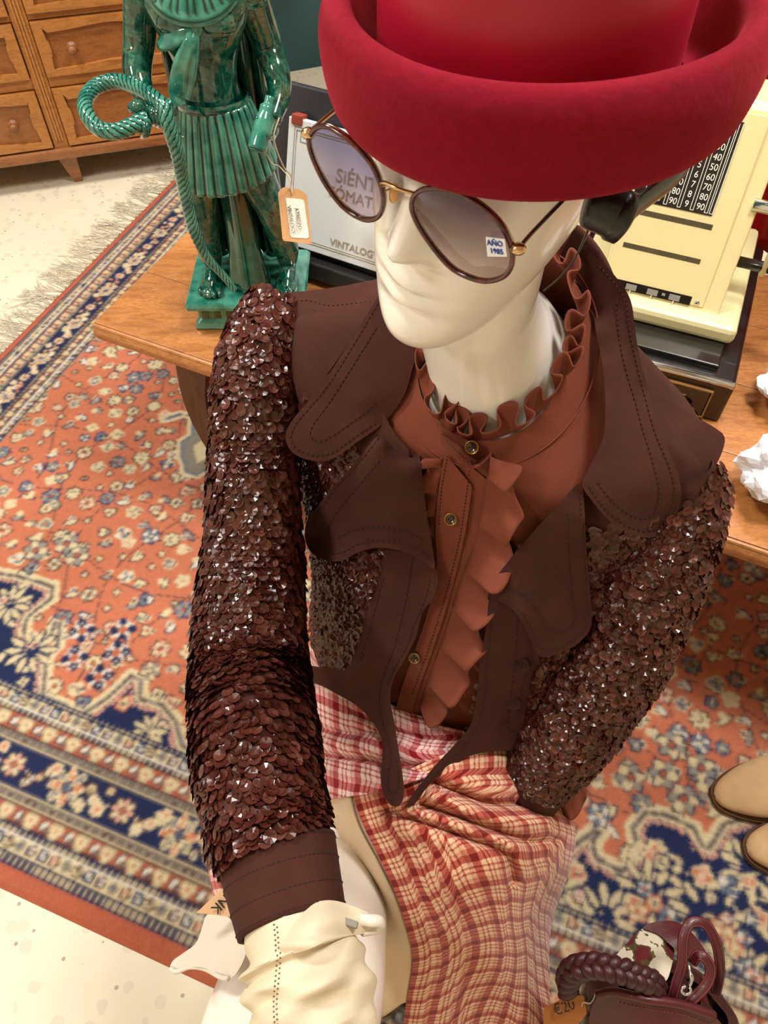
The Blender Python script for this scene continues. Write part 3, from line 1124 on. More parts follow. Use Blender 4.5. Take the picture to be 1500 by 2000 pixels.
# ================================================================== DRESSER
DA = on_z(0, 320, 0.1)
DXv = Vector((0.96168, 0.27418, 0)); DN = Vector((0.27418, -0.96168, 0)); DB = -DN
D0 = Vector((DA.x, DA.y, 0))
dres = thing('chest_of_drawers', 'honey oak chest of drawers with scalloped drawer fronts by the teal wall', 'dresser', D0 + DXv * 0.2 + DB * 0.2)
XL, XR_, ZTd = -0.352, 0.705, 0.80
V, Fc = box_between(D0, DXv, DB, Z3, XL, XR_, 0.03, 0.44, 0.1, ZTd, 0.004)
mesh_obj('carcass', V, Fc, M['dresser_dark'], dres, smooth=False)
for a, b in ((XL, XL + 0.045), (0.158, 0.199), (XR_ - 0.045, XR_)):
    V, Fc = box_between(D0, DXv, DB, Z3, a, b, 0.0, 0.035, 0.12, ZTd - 0.02, 0.003)
    st = mesh_obj('stile', V, Fc, M['dresser'], dres, smooth=False)
    for q in (0.3, 0.5, 0.7):
        xx = a + (b - a) * q
        V, Fc = box_between(D0, DXv, DB, Z3, xx - 0.0035, xx + 0.0035, -0.004, 0.002, 0.14, ZTd - 0.03, 0.002)
        mesh_obj('reed', V, Fc, M['dresser'], st, smooth=False)
V, Fc = box_between(D0, DXv, DB, Z3, XL - 0.01, XR_ + 0.01, -0.014, 0.06, 0.092, 0.122, 0.006)
mesh_obj('base_rail', V, Fc, M['dresser_dark'], dres, smooth=False)
V, Fc = box_between(D0, DXv, DB, Z3, XL - 0.02, XR_ + 0.02, -0.02, 0.46, ZTd, ZTd + 0.025, 0.006)
mesh_obj('top_board', V, Fc, M['dresser'], dres, smooth=False)
rowsz = [(0.128, 0.281), (0.314, 0.446), (0.466, 0.606), (0.626, 0.765)]
for z0, z1 in ((0.283, 0.312), (0.448, 0.464), (0.608, 0.624)):
    for a, b in ((XL + 0.045, 0.158), (0.199, XR_ - 0.045)):
        V, Fc = box_between(D0, DXv, DB, Z3, a, b, 0.004, 0.04, z0, z1, 0.002)
        mesh_obj('rail', V, Fc, M['dresser'], dres, smooth=False)
def scallop(x0, x1, z0, z1, n=20):
    """wavy inner outline of the carved drawer frame"""
    w, h = x1 - x0, z1 - z0
    P = []
    def wave(q):
        return 0.5 - 0.5 * math.cos(q * 2 * PI) + 0.35 * math.exp(-((q - 0.5) / 0.07) ** 2) * -1
    for i in range(n * 2):
        q = i / (n * 2); P.append((x0 + w * q, z0 + h * 0.10 * wave(q)))
    for i in range(n):
        q = i / n; P.append((x1 - h * 0.07 * math.sin(q * PI) * (1 if 0.3 < q < 0.7 else 0.5), z0 + h * q))
    for i in range(n * 2):
        q = i / (n * 2); P.append((x1 - w * q, z1 - h * 0.12 * (1 - wave(q) * 0.9)))
    for i in range(n):
        q = i / n; P.append((x0 + h * 0.07 * math.sin(q * PI) * (1 if 0.3 < q < 0.7 else 0.5), z1 - h * q))
    return P
def drawer(xa, xb, z0, z1, keyhole):
    dr_v, dr_f = box_between(D0, DXv, DB, Z3, xa + 0.002, xb - 0.002, 0.002, 0.03, z0, z1, 0.001)
    dr = mesh_obj('drawer', dr_v, dr_f, M['dresser_panel'], dres, smooth=False)
    outer = [(xa + 0.002, z0), (xb - 0.002, z0), (xb - 0.002, z1), (xa + 0.002, z1)]
    inn = scallop(xa + 0.026, xb - 0.026, z0 + 0.016, z1 - 0.014)
    npt = len(inn)
    pts = [Vector(p) for p in outer] + [Vector(p) for p in inn]
    edges = [(0, 1), (1, 2), (2, 3), (3, 0)] + [(4 + i, 4 + (i + 1) % npt) for i in range(npt)]
    vs, es, fs, *_ = delaunay_2d_cdt(pts, edges, [], 0, 1e-6)
    P2 = np.array([(v.x, v.y) for v in vs])
    fs = [f for f in fs if not pip(np.array([P2[list(f)].mean(0)]), inn)[0] and pip(np.array([P2[list(f)].mean(0)]), outer)[0]]
    n = len(vs)
    yF, yB = -0.008, 0.002
    V = [D0 + DXv * a + DB * yF + Z3 * b for a, b in P2] + [D0 + DXv * a + DB * yB + Z3 * b for a, b in P2]
    Fc = []; cnt = set()
    for f in fs:
        f = list(f)
        a = P2[f[1]] - P2[f[0]]; b = P2[f[2]] - P2[f[0]]
        if a[0] * b[1] - a[1] * b[0] < 0:
            f = f[::-1]
        Fc.append(tuple(f))
        for i in range(3):
            cnt.add((f[i], f[(i + 1) % 3]))
    for a, b in cnt:
        if (b, a) not in cnt:
            Fc.append((b, a, a + n, b + n))
    mesh_obj('carved_frame', V, Fc, M['dresser'], dr, smooth=False)
    zc = (z0 + z1) / 2
    kx = [xa + 0.085, xb - 0.085]
    for k in kx:
        V, Fc = lathe(D0 + DXv * k + Z3 * (zc - 0.005) + DN * -0.002, [(0.0, 0.024), (0.009, 0.022), (0.012, 0.015), (0.007, 0.008), (0.008, 0.004), (0.014, 0.002), (0.015, 0)], 16, DXv, Z3, DN)
        mesh_obj('knob', V, Fc, M['dresser_dark'], dr)
    if keyhole:
        V, Fc = lathe(D0 + DXv * (xa + xb) / 2 + Z3 * (z1 - 0.032) + DN * 0.0085, [(0.0, 0.0015), (0.006, 0.0015), (0.007, 0)], 14, DXv, Z3, DN, 0.8, 1.5)
        mesh_obj('keyhole', V, Fc, M['black_matte'], dr)
for i, (z0, z1) in enumerate(rowsz):
    drawer(XL + 0.045, 0.158, z0, z1, i == 1)
    drawer(0.199, XR_ - 0.045, z0, z1, i == 1)
for lx in (XL + 0.03, 0.178, XR_ - 0.05):
    for ly in (0.02, 0.38):
        V = []
        for z, h in ((0.1, 0.028), (0.0, 0.012)):
            for a, b in ((-1, -1), (1, -1), (1, 1), (-1, 1)):
                V.append(D0 + DXv * (lx + 0.012 * (1 - z / 0.1) + a * h) + DB * (ly + 0.02 + b * h) + Z3 * z)
        mesh_obj('leg', V, grid_faces(2, 4, False, True) + [(3, 2, 1, 0), (4, 5, 6, 7)], M['dresser_dark'], dres, smooth=False)
# ================================================================== CASH REGISTER
K = Vector((0.507, 0.825, ZTOP)); XR = Vector((0.924, -0.383, 0)); YR = Vector((0.383, 0.924, 0))
reg = thing('cash_register', 'old cream and black cash register with number columns on the table', 'cash register', K + XR * -0.14 + YR * 0.18)
def rb(name, x0, x1, y0, y1, z0, z1, mat, bev=0.003, parent=None):
    V, Fc = box_between(K, XR, YR, Z3, x0, x1, y0, y1, z0, z1, bev)
    return mesh_obj(name, V, Fc, mat, parent or reg, smooth=False)
rb('base', -0.285, 0.0, 0.0, 0.36, 0.0, 0.078, M['black_worn'], 0.006)
rb('drawer_front', -0.255, -0.028, -0.004, 0.01, 0.008, 0.056, M['black'], 0.002)
mb = MB()
for a in ((-0.258, -0.025, 0.057, 0.0595), (-0.258, -0.025, 0.0065, 0.008), (-0.258, -0.256, 0.008, 0.057), (-0.027, -0.025, 0.008, 0.057)):
    V, Fc = box_between(K, XR, YR, Z3, a[0], a[1], -0.0055, 0.002, a[2], a[3]); mb.add(V, Fc)
mb.build('gilt_line', M['tan_line'], reg, smooth=False)
V, Fc, A = tube([K + XR * x_ + YR * 0.002 + Z3 * 0.074 for x_ in (-0.283, -0.15, -0.002)], 0.0055, 8)
mesh_obj('chrome_strip', V, Fc, M['chrome'], reg)
rb('glass_step', -0.262, -0.03, 0.02, 0.12, 0.078, 0.088, M['black'], 0.002)
rb('deck', -0.27, -0.02, 0.07, 0.35, 0.088, 0.115, M['cream_deck'], 0.008)
# housing: sloped front
def hz(y):
    return 0.115 + (y - 0.10) * 0.235 / 0.12
hx0, hx1 = -0.232, -0.052
prof = [(0.096, 0.113), (0.10, 0.118), (0.222, 0.352), (0.232, 0.36), (0.30, 0.36), (0.315, 0.35), (0.33, 0.113)]
V, Fc = prism(prof, K, XR, YR, Z3, hx0, hx1)
hs = mesh_obj('housing', V, Fc, M['cream'], reg, smooth=False)
bv = hs.modifiers.new('soft_edge', 'BEVEL'); bv.width = 0.005; bv.segments = 3
SLv = (YR * 0.12 + Z3 * 0.235).normalized()
NF = XR.cross(SLv)
FP0 = K + YR * 0.10 + Z3 * 0.115
def face_box(name, x0, x1, s0, s1, h0, h1, mat, bev=0.0006, parent=None):
    V, Fc = box_between(FP0, XR, SLv, NF, x0, x1, s0, s1, h0, h1, bev)
    return mesh_obj(name, V, Fc, mat, parent or reg, smooth=False)
fp = face_box('front_plate', -0.228, -0.077, 0.004, 0.262, -0.002, 0.003, M['cream'], 0.001)
for nm, s0, s1 in (('slot', 0.110, 0.1175), ('slot', 0.062, 0.069)):
    face_box(nm, -0.215, -0.102, s0, s1, -0.001, 0.0034, M['dark_slot'], 0.0)
npn = face_box('number_panel', -0.222, -0.108, 0.128, 0.25, -0.001, 0.0042, M['black'], 0.0006)
cols = [(-0.127, ['90', '80', '70', '60', '50', '40', '30', '20', '10']), (-0.1465, ['9', '8', '7', '6', '5', '4', '3', '2', '1']),
        (-0.166, ['90', '80', '70', '60', '50', '40', '30', '20', '10']), (-0.190, ['900', '800', '700', '600', '500', '400', '300', '200', '100'])]
for cx_, nums in cols:
    for r_, s_ in enumerate(nums):
        text_on('numeral', s_, 0.0125, FP0 + XR * cx_ + SLv * (0.137 + r_ * 0.0131) + NF * 0.0046, XR, SLv, M['white_print'], npn, 0.92 if len(s_) < 3 else 0.72)
for xx in (-0.1105, -0.1175, -0.1375, -0.156, -0.1755, -0.205):
    mb = MB()
    for dx in (-0.0022, 0.0022):
        V, Fc = box_between(FP0, XR, SLv, NF, xx + dx - 0.0004, xx + dx + 0.0004, 0.131, 0.248, 0.004, 0.0048); mb.add(V, Fc)
    V, Fc = box_between(FP0, XR, SLv, NF, xx - 0.0026, xx + 0.0026, 0.1305, 0.1313, 0.004, 0.0048); mb.add(V, Fc)
    mb.build('lever_slot', M['white_print'], npn, smooth=False)
ks = face_box('window_strip', -0.222, -0.096, 0.003, 0.016, 0.0, 0.0042, M['black'], 0.0004)
for xx in (-0.185, -0.153, -0.120):
    face_box('counter_window', xx - 0.008, xx + 0.008, 0.0045, 0.013, 0.004, 0.0052, M['grey_ink'], 0.0003, ks)
    V, Fc = box_between(FP0, XR, SLv, NF, xx - 0.0006, xx + 0.0006, 0.0, 0.0045, 0.004, 0.005); mesh_obj('pointer', V, Fc, M['white_print'], ks, smooth=False)
text_on('letter', 'N', 0.006, FP0 + XR * -0.1365 + SLv * 0.0095 + NF * 0.0046, XR, SLv, M['white_print'], ks)
V, Fc = lathe(FP0 + XR * -0.087 + SLv * 0.009 + NF * 0.002, [(0, 0.003), (0.003, 0.003), (0.004, 0.0015), (0.004, 0)], 12, XR, SLv, NF)
mesh_obj('screw', V, Fc, M['chrome'], reg)
# crank hardware on the right flank
for (y_, z_, r_, x1_, m_) in ((0.17, 0.252, 0.009, 0.06, 'chrome'), (0.165, 0.165, 0.008, 0.07, 'black')):
    V, Fc, A = tube([K + XR * q + YR * y_ + Z3 * z_ for q in (-0.06, 0.0, x1_)], r_, 14)
    mesh_obj('crank_shaft', V, Fc, M[m_], reg)
V, Fc, A = tube([K + XR * -0.012 + YR * y_ + Z3 * z_ for y_, z_ in ((0.175, 0.262), (0.168, 0.21), (0.158, 0.155))], 0.0045, 8)
mesh_obj('crank_arm', V, Fc, M['cream'], reg)

# red satin cloth hung up behind the register
mbv = []
nu_, nv_ = 30, 90
RA = Vector((0.31, 1.35, 0)); RX = Vector((0.924, -0.383, 0)); RYv = Vector((0.383, 0.924, 0))
for i in range(nu_):
    z = ZT + 0.01 + 0.62 * i / (nu_ - 1)
    for j in range(nv_):
        q = j / (nv_ - 1)
        f_ = 0.020 * math.sin(q * 46 + 0.6 * math.sin(z * 9)) + 0.012 * math.sin(q * 19 + z * 5)
        mbv.append(RA + RX * (-0.12 + 0.85 * q) + RYv * (0.03 + f_) + Z3 * z)
ro = mesh_obj('satin_drape', mbv, grid_faces(nu_, nv_), M['red_satin'], None)
tag(ro, 'dark red satin drape hanging in folds behind the cash register', 'drape')
sm = ro.modifiers.new('cloth', 'SOLIDIFY'); sm.thickness = 0.003

# crumpled tissue on the right of the table
def tissue(u, v, r, label, seed):
    p = on_z(u, v, ZTOP)
    bm = bmesh.new()
    bmesh.ops.create_icosphere(bm, subdivisions=4, radius=1.0)
    rs = np.random.default_rng(seed)
    K1 = rs.normal(size=(14, 3)) * 3.2; ph = rs.uniform(0, 6, 14)
    V = []
    for w_ in bm.verts:
        c_ = np.array(w_.co)
        d = 1 + 0.55 * sum(abs(math.sin(float(K1[i] @ c_) + ph[i])) - 0.64 for i in range(14)) / 5.0
        V.append(Vector((c_[0] * r[0] * d, c_[1] * r[1] * d, c_[2] * r[2] * d)))
    bm.verts.index_update()
    Fc = [tuple(q.index for q in f.verts) for f in bm.faces]
    bm.free()
    zmin = min(v_.z for v_ in V)
    V = [p + v_ - Z3 * zmin for v_ in V]
    o = mesh_obj('crumpled_tissue', V, Fc, M['tissue'], None, smooth=False)
    return tag(o, label, 'tissue', 'crumpled tissue on the table')
tissue(1530, 790, (0.045, 0.05, 0.035), 'white crumpled tissue beside the black register base, the farther wad', 3)
tissue(1515, 960, (0.062, 0.055, 0.035), 'large white crumpled tissue by the sequinned shoulder, the nearer wad', 5)

# ================================================================== SIGN + BOARD
BL = at(550, 472, 1.40); BR = at(745, 535, 1.343)
TLc = at(570, 228, 1.275)
SX = (BR - BL).normalized(); SY = (TLc - BL); SH = SY.length; SY = (SY - SX * SY.dot(SX)).normalized(); SN = SX.cross(SY)
SWd = 0.30
brd = thing('black_board', 'black display board leaning up behind the white sign', 'board', BL + SX * 0.15 - SN * 0.03 - Z3 * (BL.z - ZTOP))
sb = (BL.z - ZTOP) / SY.z
V, Fc = box_between(BL, SX, SY, SN, -0.055, 0.33, -sb + 0.004, SH + 0.045, -0.035, -0.02, 0.003)
mesh_obj('panel', V, Fc, M['slate'], brd, smooth=False)
V, Fc = box_between(BL, SX, SY, SN, 0.02, 0.33, -sb + 0.006, -0.012, -0.022, 0.02, 0.003)
mesh_obj('ledge', V, Fc, M['black_matte'], brd, smooth=False)
hb = BL - SN * 0.035 + SX * 0.12 + SY * SH * 0.8
V, Fc, A = tube([hb, hb + Vector((SN.x, SN.y, 0)).normalized() * -0.16 + Z3 * (ZTOP + 0.01 - hb.z)], 0.006, 8)
mesh_obj('rear_strut', V, Fc, M['black_matte'], brd)
sign = thing('sign', 'white framed sign with grey lettering leaning on the black board', 'sign', BL + SX * 0.15)
V, Fc = box_between(BL, SX, SY, SN, 0, SWd, 0, SH, -0.012, 0.0, 0.0015)
mesh_obj('card', V, Fc, M['white_card'], sign, smooth=False)
mb = MB()
for off, wd in ((0.012, 0.0012), (0.016, 0.0008)):
    for a in ((off, SWd - off, off, off + wd), (off, SWd - off, SH - off - wd, SH - off), (off, off + wd, off, SH - off), (SWd - off - wd, SWd - off, off, SH - off)):
        V, Fc = box_between(BL, SX, SY, SN, a[0], a[1], a[2], a[3], -0.0005, 0.0006); mb.add(V, Fc)
# meander corner
for cx_, cy_ in ((0.016, SH - 0.03),):
    for a in ((0, 0.022, 0.012, 0.0135), (0, 0.0015, 0, 0.0135), (0.022, 0.0235, -0.004, 0.0135), (0.008, 0.0235, -0.004, -0.0025), (0.008, 0.0095, -0.004, 0.006), (0.008, 0.016, 0.006, 0.0075)):
        V, Fc = box_between(BL, SX, SY, SN, cx_ + a[0], cx_ + a[1], cy_ + a[2], cy_ + a[3], -0.0005, 0.0006); mb.add(V, Fc)
mb.build('ruled_border', M['sign_ink'], sign, smooth=False)
def sgn(u, v):
    p = on_plane(u, v, BL, SN)
    return (p - BL).dot(SX), (p - BL).dot(SY)
for txt, u, v, sz in (('SiÉNTATE,', 728, 362, 0.030), ('TÓMATE UN', 712, 393, 0.025), ('VINTALOGY', 692, 486, 0.017)):
    a, b = sgn(u, v)
    text_on('lettering', txt, sz, BL + SX * a + SY * b + SN * 0.0008, SX, SY, M['sign_ink'], sign)
for y_ in (SH - 0.004, 0.0):
    for x_ in (0.006,):
        V, Fc = box_between(BL, SX, SY, SN, x_, x_ + 0.02, y_ - 0.006, y_ + 0.010, -0.016, 0.003, 0.002)
        cl = mesh_obj('red_clip', V, Fc, plain('red_clip_' + str(len(bpy.data.materials)), rgb(150, 60, 40), 0.5), sign, smooth=False)

# ================================================================== STATUE
SB = Vector((-0.226, 1.108, ZTOP))
stat = thing('egyptian_statue', 'green glazed ceramic statue of a standing man in a pleated kilt holding a rope', 'statue', SB)
# stepped base
def ring_rect(hw, hd, z, r=0.006):
    P = []
    for cx_, cy_, a0 in ((hw - r, -hd + r, -PI / 2), (hw - r, hd - r, 0), (-hw + r, hd - r, PI / 2), (-hw + r, -hd + r, PI)):
        for k in range(4):
            a = a0 + k * PI / 6
            P.append(SB + Vector((cx_ + r * math.cos(a), cy_ + r * math.sin(a), z)))
    return P
prof = [(0.088, 0.068, 0.0), (0.091, 0.071, 0.004), (0.088, 0.068, 0.012), (0.083, 0.063, 0.018), (0.083, 0.063, 0.036), (0.088, 0.068, 0.041), (0.097, 0.077, 0.045), (0.098, 0.078, 0.051), (0.095, 0.075, 0.0555)]
V = []
for hw, hd, z in prof:
    V += ring_rect(hw, hd, z)
nR = 16
Fc = grid_faces(len(prof), nR, False, True) + [tuple(range(nR))[::-1], tuple(range((len(prof) - 1) * nR, len(prof) * nR))]
sbase = mesh_obj('base', V, Fc, M['glaze_light'], stat, smooth=False)
mb = MB()
for x_ in np.arange(-0.07, 0.075, 0.02):
    V, Fc = box((SB.x + x_, SB.y - 0.0635, SB.z + 0.027), (0.011, 0.003, 0.014), None, 0.001); mb.add(V, Fc)
mb.build('base_relief', M['glaze_dark'], sbase, smooth=False, kind='stuff')
bz = 0.055
def sp3(x_, y_, z_):
    return SB + Vector((x_, y_, z_))
# body: legs, trunk, arms, neck, head in one mesh
mb = MB()
def tb(pts, rad, seg=16, n=None, flat=None):
    n = n or len(pts) * 6
    P = catmull([tuple(p) for p in pts], n)
    R = np.interp(np.linspace(0, 1, n), np.linspace(0, 1, len(rad)), rad)
    tube_mb(mb, P, R, seg, True, None, False, flat)
# trunk as loft (x half-width, y half-depth)
def trunk(rows, seg=28):
    V = []
    for cx_, cy_, z_, a, b in rows:
        for j in range(seg):
            th = 2 * PI * j / seg
            V.append(sp3(cx_ + a * math.copysign(abs(math.cos(th)) ** 0.85, math.cos(th)), cy_ + b * math.sin(th), z_ + 0.055))
    return V, grid_faces(len(rows), seg, False, True)
rows = [(-0.012, 0.0, 0.26, 0.046, 0.032), (-0.012, 0.0, 0.29, 0.044, 0.030), (-0.012, 0.0, 0.315, 0.040, 0.027), (-0.012, 0.0, 0.345, 0.043, 0.029), (-0.011, 0.0, 0.375, 0.054, 0.035),
        (-0.010, 0.002, 0.40, 0.066, 0.038), (-0.010, 0.003, 0.42, 0.072, 0.036), (-0.010, 0.004, 0.437, 0.066, 0.030), (-0.010, 0.004, 0.447, 0.04, 0.024), (-0.010, 0.002, 0.455, 0.021, 0.021), (-0.010, 0.0, 0.475, 0.018, 0.019)]
rows = catmull(rows, 44)
V, Fc = trunk(rows); mb.add(V, Fc)
V, Fc = ellipsoid(sp3(-0.010, -0.006, 0.560), (0.026, 0.030, 0.036)); mb.add(V, Fc)
for x_ in (-0.034, 0.016):      # chest
    V, Fc = ellipsoid(sp3(x_, -0.026, 0.453), (0.026, 0.013, 0.018)); mb.add(V, Fc)
for z_ in ():
    for x_ in (-0.022, 0.0):
        V, Fc = ellipsoid(sp3(x_, -0.025, z_ + 0.055), (0.011, 0.0035, 0.010)); mb.add(V, Fc)
# viewer-left arm (bent forward to the rope), viewer-right arm (down to the scroll)
def S_at(u, v, d):
    return at(u, v, d)
armL = [sp3(-0.078, 0.004, 0.480), S_at(272, 75, 1.035), S_at(268, 140, 1.045), S_at(284, 200, 1.045)]
tb(armL, [0.022, 0.021, 0.019, 0.013], 16, 26)
V, Fc = ellipsoid(armL[0], (0.024, 0.022, 0.022)); mb.add(V, Fc)
armR = [sp3(0.058, 0.004, 0.480), S_at(520, 80, 1.06), S_at(541, 140, 1.07), S_at(545, 185, 1.075), S_at(532, 235, 1.07)]
tb(armR, [0.022, 0.021, 0.018, 0.016, 0.012], 16, 30)
V, Fc = ellipsoid(armR[0], (0.024, 0.022, 0.022)); mb.add(V, Fc)
# hands: palm and fingers curled round what they hold
hL = S_at(290, 217, 1.03)
V, Fc = ellipsoid(hL, (0.015, 0.012, 0.011)); mb.add(V, Fc)
for k, (u, v) in enumerate(((297, 212), (306, 214), (314, 218), (283, 238))):
    tb([S_at(u - 6, v, 1.03), S_at(u + 2, v + 6, 1.015), S_at(u + 2, v + 22, 1.02), S_at(u - 4, v + 26, 1.035)], [0.0055, 0.006, 0.0055, 0.005], 8, 10)
tb([S_at(283, 213, 1.03), S_at(268, 208, 1.015), S_at(259, 212, 1.02)], [0.007, 0.0085, 0.008], 10, 10)
hR = S_at(526, 250, 1.06)
V, Fc = ellipsoid(hR, (0.013, 0.013, 0.015)); mb.add(V, Fc)
for k in range(4):
    u0, v0 = 500 + k * 1.5, 240 + k * 8
    tb([S_at(u0 + 28, v0 + 2, 1.06), S_at(u0 + 14, v0 + 2, 1.035), S_at(u0 + 2, v0 + 3, 1.045), S_at(u0, v0 + 6, 1.06)], [0.0055, 0.0058, 0.005, 0.0045], 8, 10)
tb([S_at(520, 236, 1.055), S_at(508, 230, 1.035), S_at(502, 236, 1.03)], [0.006, 0.006, 0.005], 8, 8)
# legs and feet
for sx_, x0, xf in ((-1, -0.044, -0.058), (1, 0.030, 0.066)):
    tb([sp3(x0, 0.0, 0.31), sp3(x0 * 1.1, -0.004, 0.25), sp3((x0 + xf) / 2 * 1.05, -0.006, 0.19), sp3(xf, 0.004, 0.11), sp3(xf, 0.008, 0.07)], [0.034, 0.030, 0.024, 0.021, 0.013], 18, 30)
    tb([sp3(xf, 0.012, 0.072), sp3(xf, -0.008, 0.070), sp3(xf, -0.030, 0.064), sp3(xf, -0.044, 0.061)], [0.013, 0.014, 0.0125, 0.008], 14, 16)
    V, Fc = ellipsoid(sp3(xf, -0.028, 0.060), (0.020, 0.034, 0.010)); mb.add(V, Fc)
    for k in range(5):
        V, Fc = ellipsoid(sp3(xf - 0.016 + k * 0.008, -0.054 + 0.004 * abs(k - (3 if sx_ < 0 else 1)) * 0.8, 0.0615), (0.0046, 0.010, 0.0058), None, 8, 6); mb.add(V, Fc)
mb.build('body', M['glaze'], stat)
# headcloth, out of sight above
mb = MB()
V, Fc = lathe(sp3(-0.010, 0.0, 0.515), [(0.034, 0.0), (0.045, 0.02), (0.044, 0.05), (0.036, 0.078), (0.0, 0.09)], 24, sx=1.0, sy=0.8); mb.add(V, Fc)
mb.build('headcloth', M['glaze_light'], stat)
# broad beaded collar
mb = MB()
V = []; A = []
nr, nc = 15, 72
for i in range(nr):
    q = i / (nr - 1)
    for j in range(nc):
        th = 2 * PI * j / nc
        bead = 0.0016 * (0.5 + 0.5 * math.cos(th * 44)) if 0.35 < q < 0.85 else 0.0
        gr = 1.0 if (0.35 < q < 0.85 and math.cos(th * 44) < -0.2) or abs(q - 0.33) < 0.04 or abs(q - 0.9) < 0.03 else 0.0
        r = 0.020 + 0.040 * q
        fy = math.sin(th)
        z = 0.511 - 0.022 * q - 0.034 * q ** 1.2 * max(0.0, -fy)
        V.append(sp3(-0.010 + r * math.cos(th) * 1.0, -0.002 + r * 0.52 * fy - (0.010 * q * -fy if fy < 0 else 0) - bead * (1 if fy < 0 else 0), z + bead))
        A.append(gr)
mb.add(V, grid_faces(nr, nc, False, True), at=A)
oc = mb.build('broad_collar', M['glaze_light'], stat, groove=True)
sm = oc.modifiers.new('clay', 'SOLIDIFY'); sm.thickness = 0.005; sm.offset = 0
# pleated kilt
mb = MB()
V = []; A = []
nr, nc = 22, 168
for i in range(nr):
    q = i / (nr - 1)
    z = 0.347 - 0.100 * q
    a = 0.046 + 0.026 * q ** 0.9; b = 0.034 + 0.022 * q
    for j in range(nc):
        th = 2 * PI * j / nc
        w_ = math.cos(th * 28)
        r = 1 + 0.030 * w_ * min(1, q * 4 + 0.2)
        dz = -0.010 * math.sin(th) * -q + (0.008 * math.cos(th) * q)
        V.append(sp3(-0.008 + a * r * math.cos(th), -0.002 + b * r * math.sin(th), z + dz))
        A.append(1.0 if w_ < -0.45 else (0.35 if w_ < 0 else 0.0))
mb.add(V, grid_faces(nr, nc, False, True), at=A)
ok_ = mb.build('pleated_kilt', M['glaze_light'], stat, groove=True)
sm = ok_.modifiers.new('clay', 'SOLIDIFY'); sm.thickness = 0.004; sm.offset = -1
V, Fc = lathe(sp3(-0.010, -0.002, 0.347), [(1.0, -0.006), (1.08, -0.004), (1.09, 0.004), (1.02, 0.008)], 40, sx=0.047, sy=0.036)
mesh_obj('belt', V, Fc, M['glaze'], stat)
# apron flap crossing the kilt
# knotted cloak on the breast and hanging end
mb = MB()
V, Fc = ellipsoid(S_at(383, 57, 0.985), (0.010, 0.008, 0.010)); mb.add(V, Fc)
def slab(pts, wid, dep, seg=10):
    P = catmull([tuple(p) for p in pts], 26)
    W_ = np.interp(np.linspace(0, 1, 26), np.linspace(0, 1, len(wid)), wid)
    Pn, T_, N_, B_ = frames(P)
    V = []
    for i in range(26):
        side = np.cross(T_[i], np.array(FWD)); side /= np.linalg.norm(side)
        nrm = np.cross(side, T_[i])
        for j in range(12):
            a = 2 * PI * j / 12
            fold = 1 + 0.25 * math.cos(3 * a)
            V.append(P[i] + side * math.cos(a) * W_[i] * fold + nrm * math.sin(a) * dep * fold)
    mb.add(V, grid_faces(26, 12, False, True))
slab([S_at(380, 60, 0.985), S_at(350, 68, 0.99), S_at(325, 78, 1.0), S_at(318, 74, 1.02)], [0.006, 0.011, 0.013, 0.004], 0.007)
slab([S_at(378, 62, 0.985), S_at(368, 90, 0.99), S_at(352, 130, 1.01), S_at(345, 180, 1.035), S_at(352, 205, 1.045)], [0.006, 0.008, 0.011, 0.012, 0.008], 0.007)
slab([S_at(384, 62, 0.985), S_at(379, 100, 0.995), S_at(370, 150, 1.02), S_at(362, 190, 1.04)], [0.004, 0.006, 0.008, 0.006], 0.006)
mb.build('knotted_cloak', M['glaze_light'], stat)
# cloak down the back
rows_ = []
V = []
for i in range(24):
    q = i / 23
    z = 0.485 - 0.42 * q
    hw = 0.066 + 0.010 * q
    for j in range(30):
        p = -1 + 2 * j / 29
        V.append(sp3(-0.008 + hw * p, 0.034 + 0.012 * math.cos(p * 1.5) + 0.006 * math.cos(p * 16) + 0.012 * q, z))
o = mesh_obj('back_cloak', V, grid_faces(24, 30), M['glaze_dark'], stat)
sm = o.modifiers.new('clay', 'SOLIDIFY'); sm.thickness = 0.008
# support post between the legs
mb = MB()
P = catmull([tuple(sp3(-0.004, 0.006, 0.25)), tuple(sp3(0.0, 0.0, 0.15)), tuple(sp3(0.004, -0.014, 0.09)), tuple(sp3(0.004, -0.022, 0.055))], 22)
tube_mb(mb, P, np.interp(np.linspace(0, 1, 22), [0, 0.5, 0.9, 1], [0.02, 0.024, 0.034, 0.03]), 28, True, lambda s, a: (1 + 0.10 * math.cos(5 * a), 0))
mb.build('support', M['glaze_dark'], stat)
# rope
rp = [(288, 232, 1.02), (258, 246, 1.015), (225, 257, 1.01), (192, 250, 1.01), (170, 222, 1.015), (169, 192, 1.03), (190, 168, 1.045), (228, 158, 1.045), (268, 170, 1.03), (300, 190, 1.015), (321, 212, 1.01), (331, 250, 1.02), (345, 296, 1.045), (355, 345, 1.08), (366, 400, 1.115), (381, 455, 1.15), (405, 503, 1.185), (436, 538, 1.215), (458, 566, 1.235)]
P3 = catmull([tuple(S_at(*p)) for p in rp], 420)
P3 = resample(P3, 0.0011)
n = len(P3)
rad = np.interp(np.linspace(0, 1, n), [0, 0.08, 0.5, 0.8, 1.0], [0.0105, 0.0098, 0.0092, 0.0082, 0.005])
Ltot = n * 0.0011
def ropemod(s, a):
    k = math.cos(6 * a - s * Ltot * 2 * PI / 0.0085)
    return (1 + 0.055 * min(1, k + 0.5), 1.0 if k < -0.6 else 0.0)
mb = MB(); tube_mb(mb, P3, rad, 36, True, ropemod)
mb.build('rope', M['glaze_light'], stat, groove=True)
V, Fc = ellipsoid(S_at(329, 212, 1.02), (0.012, 0.010, 0.013))
mesh_obj('rope_knot', V, Fc, M['glaze'], stat)
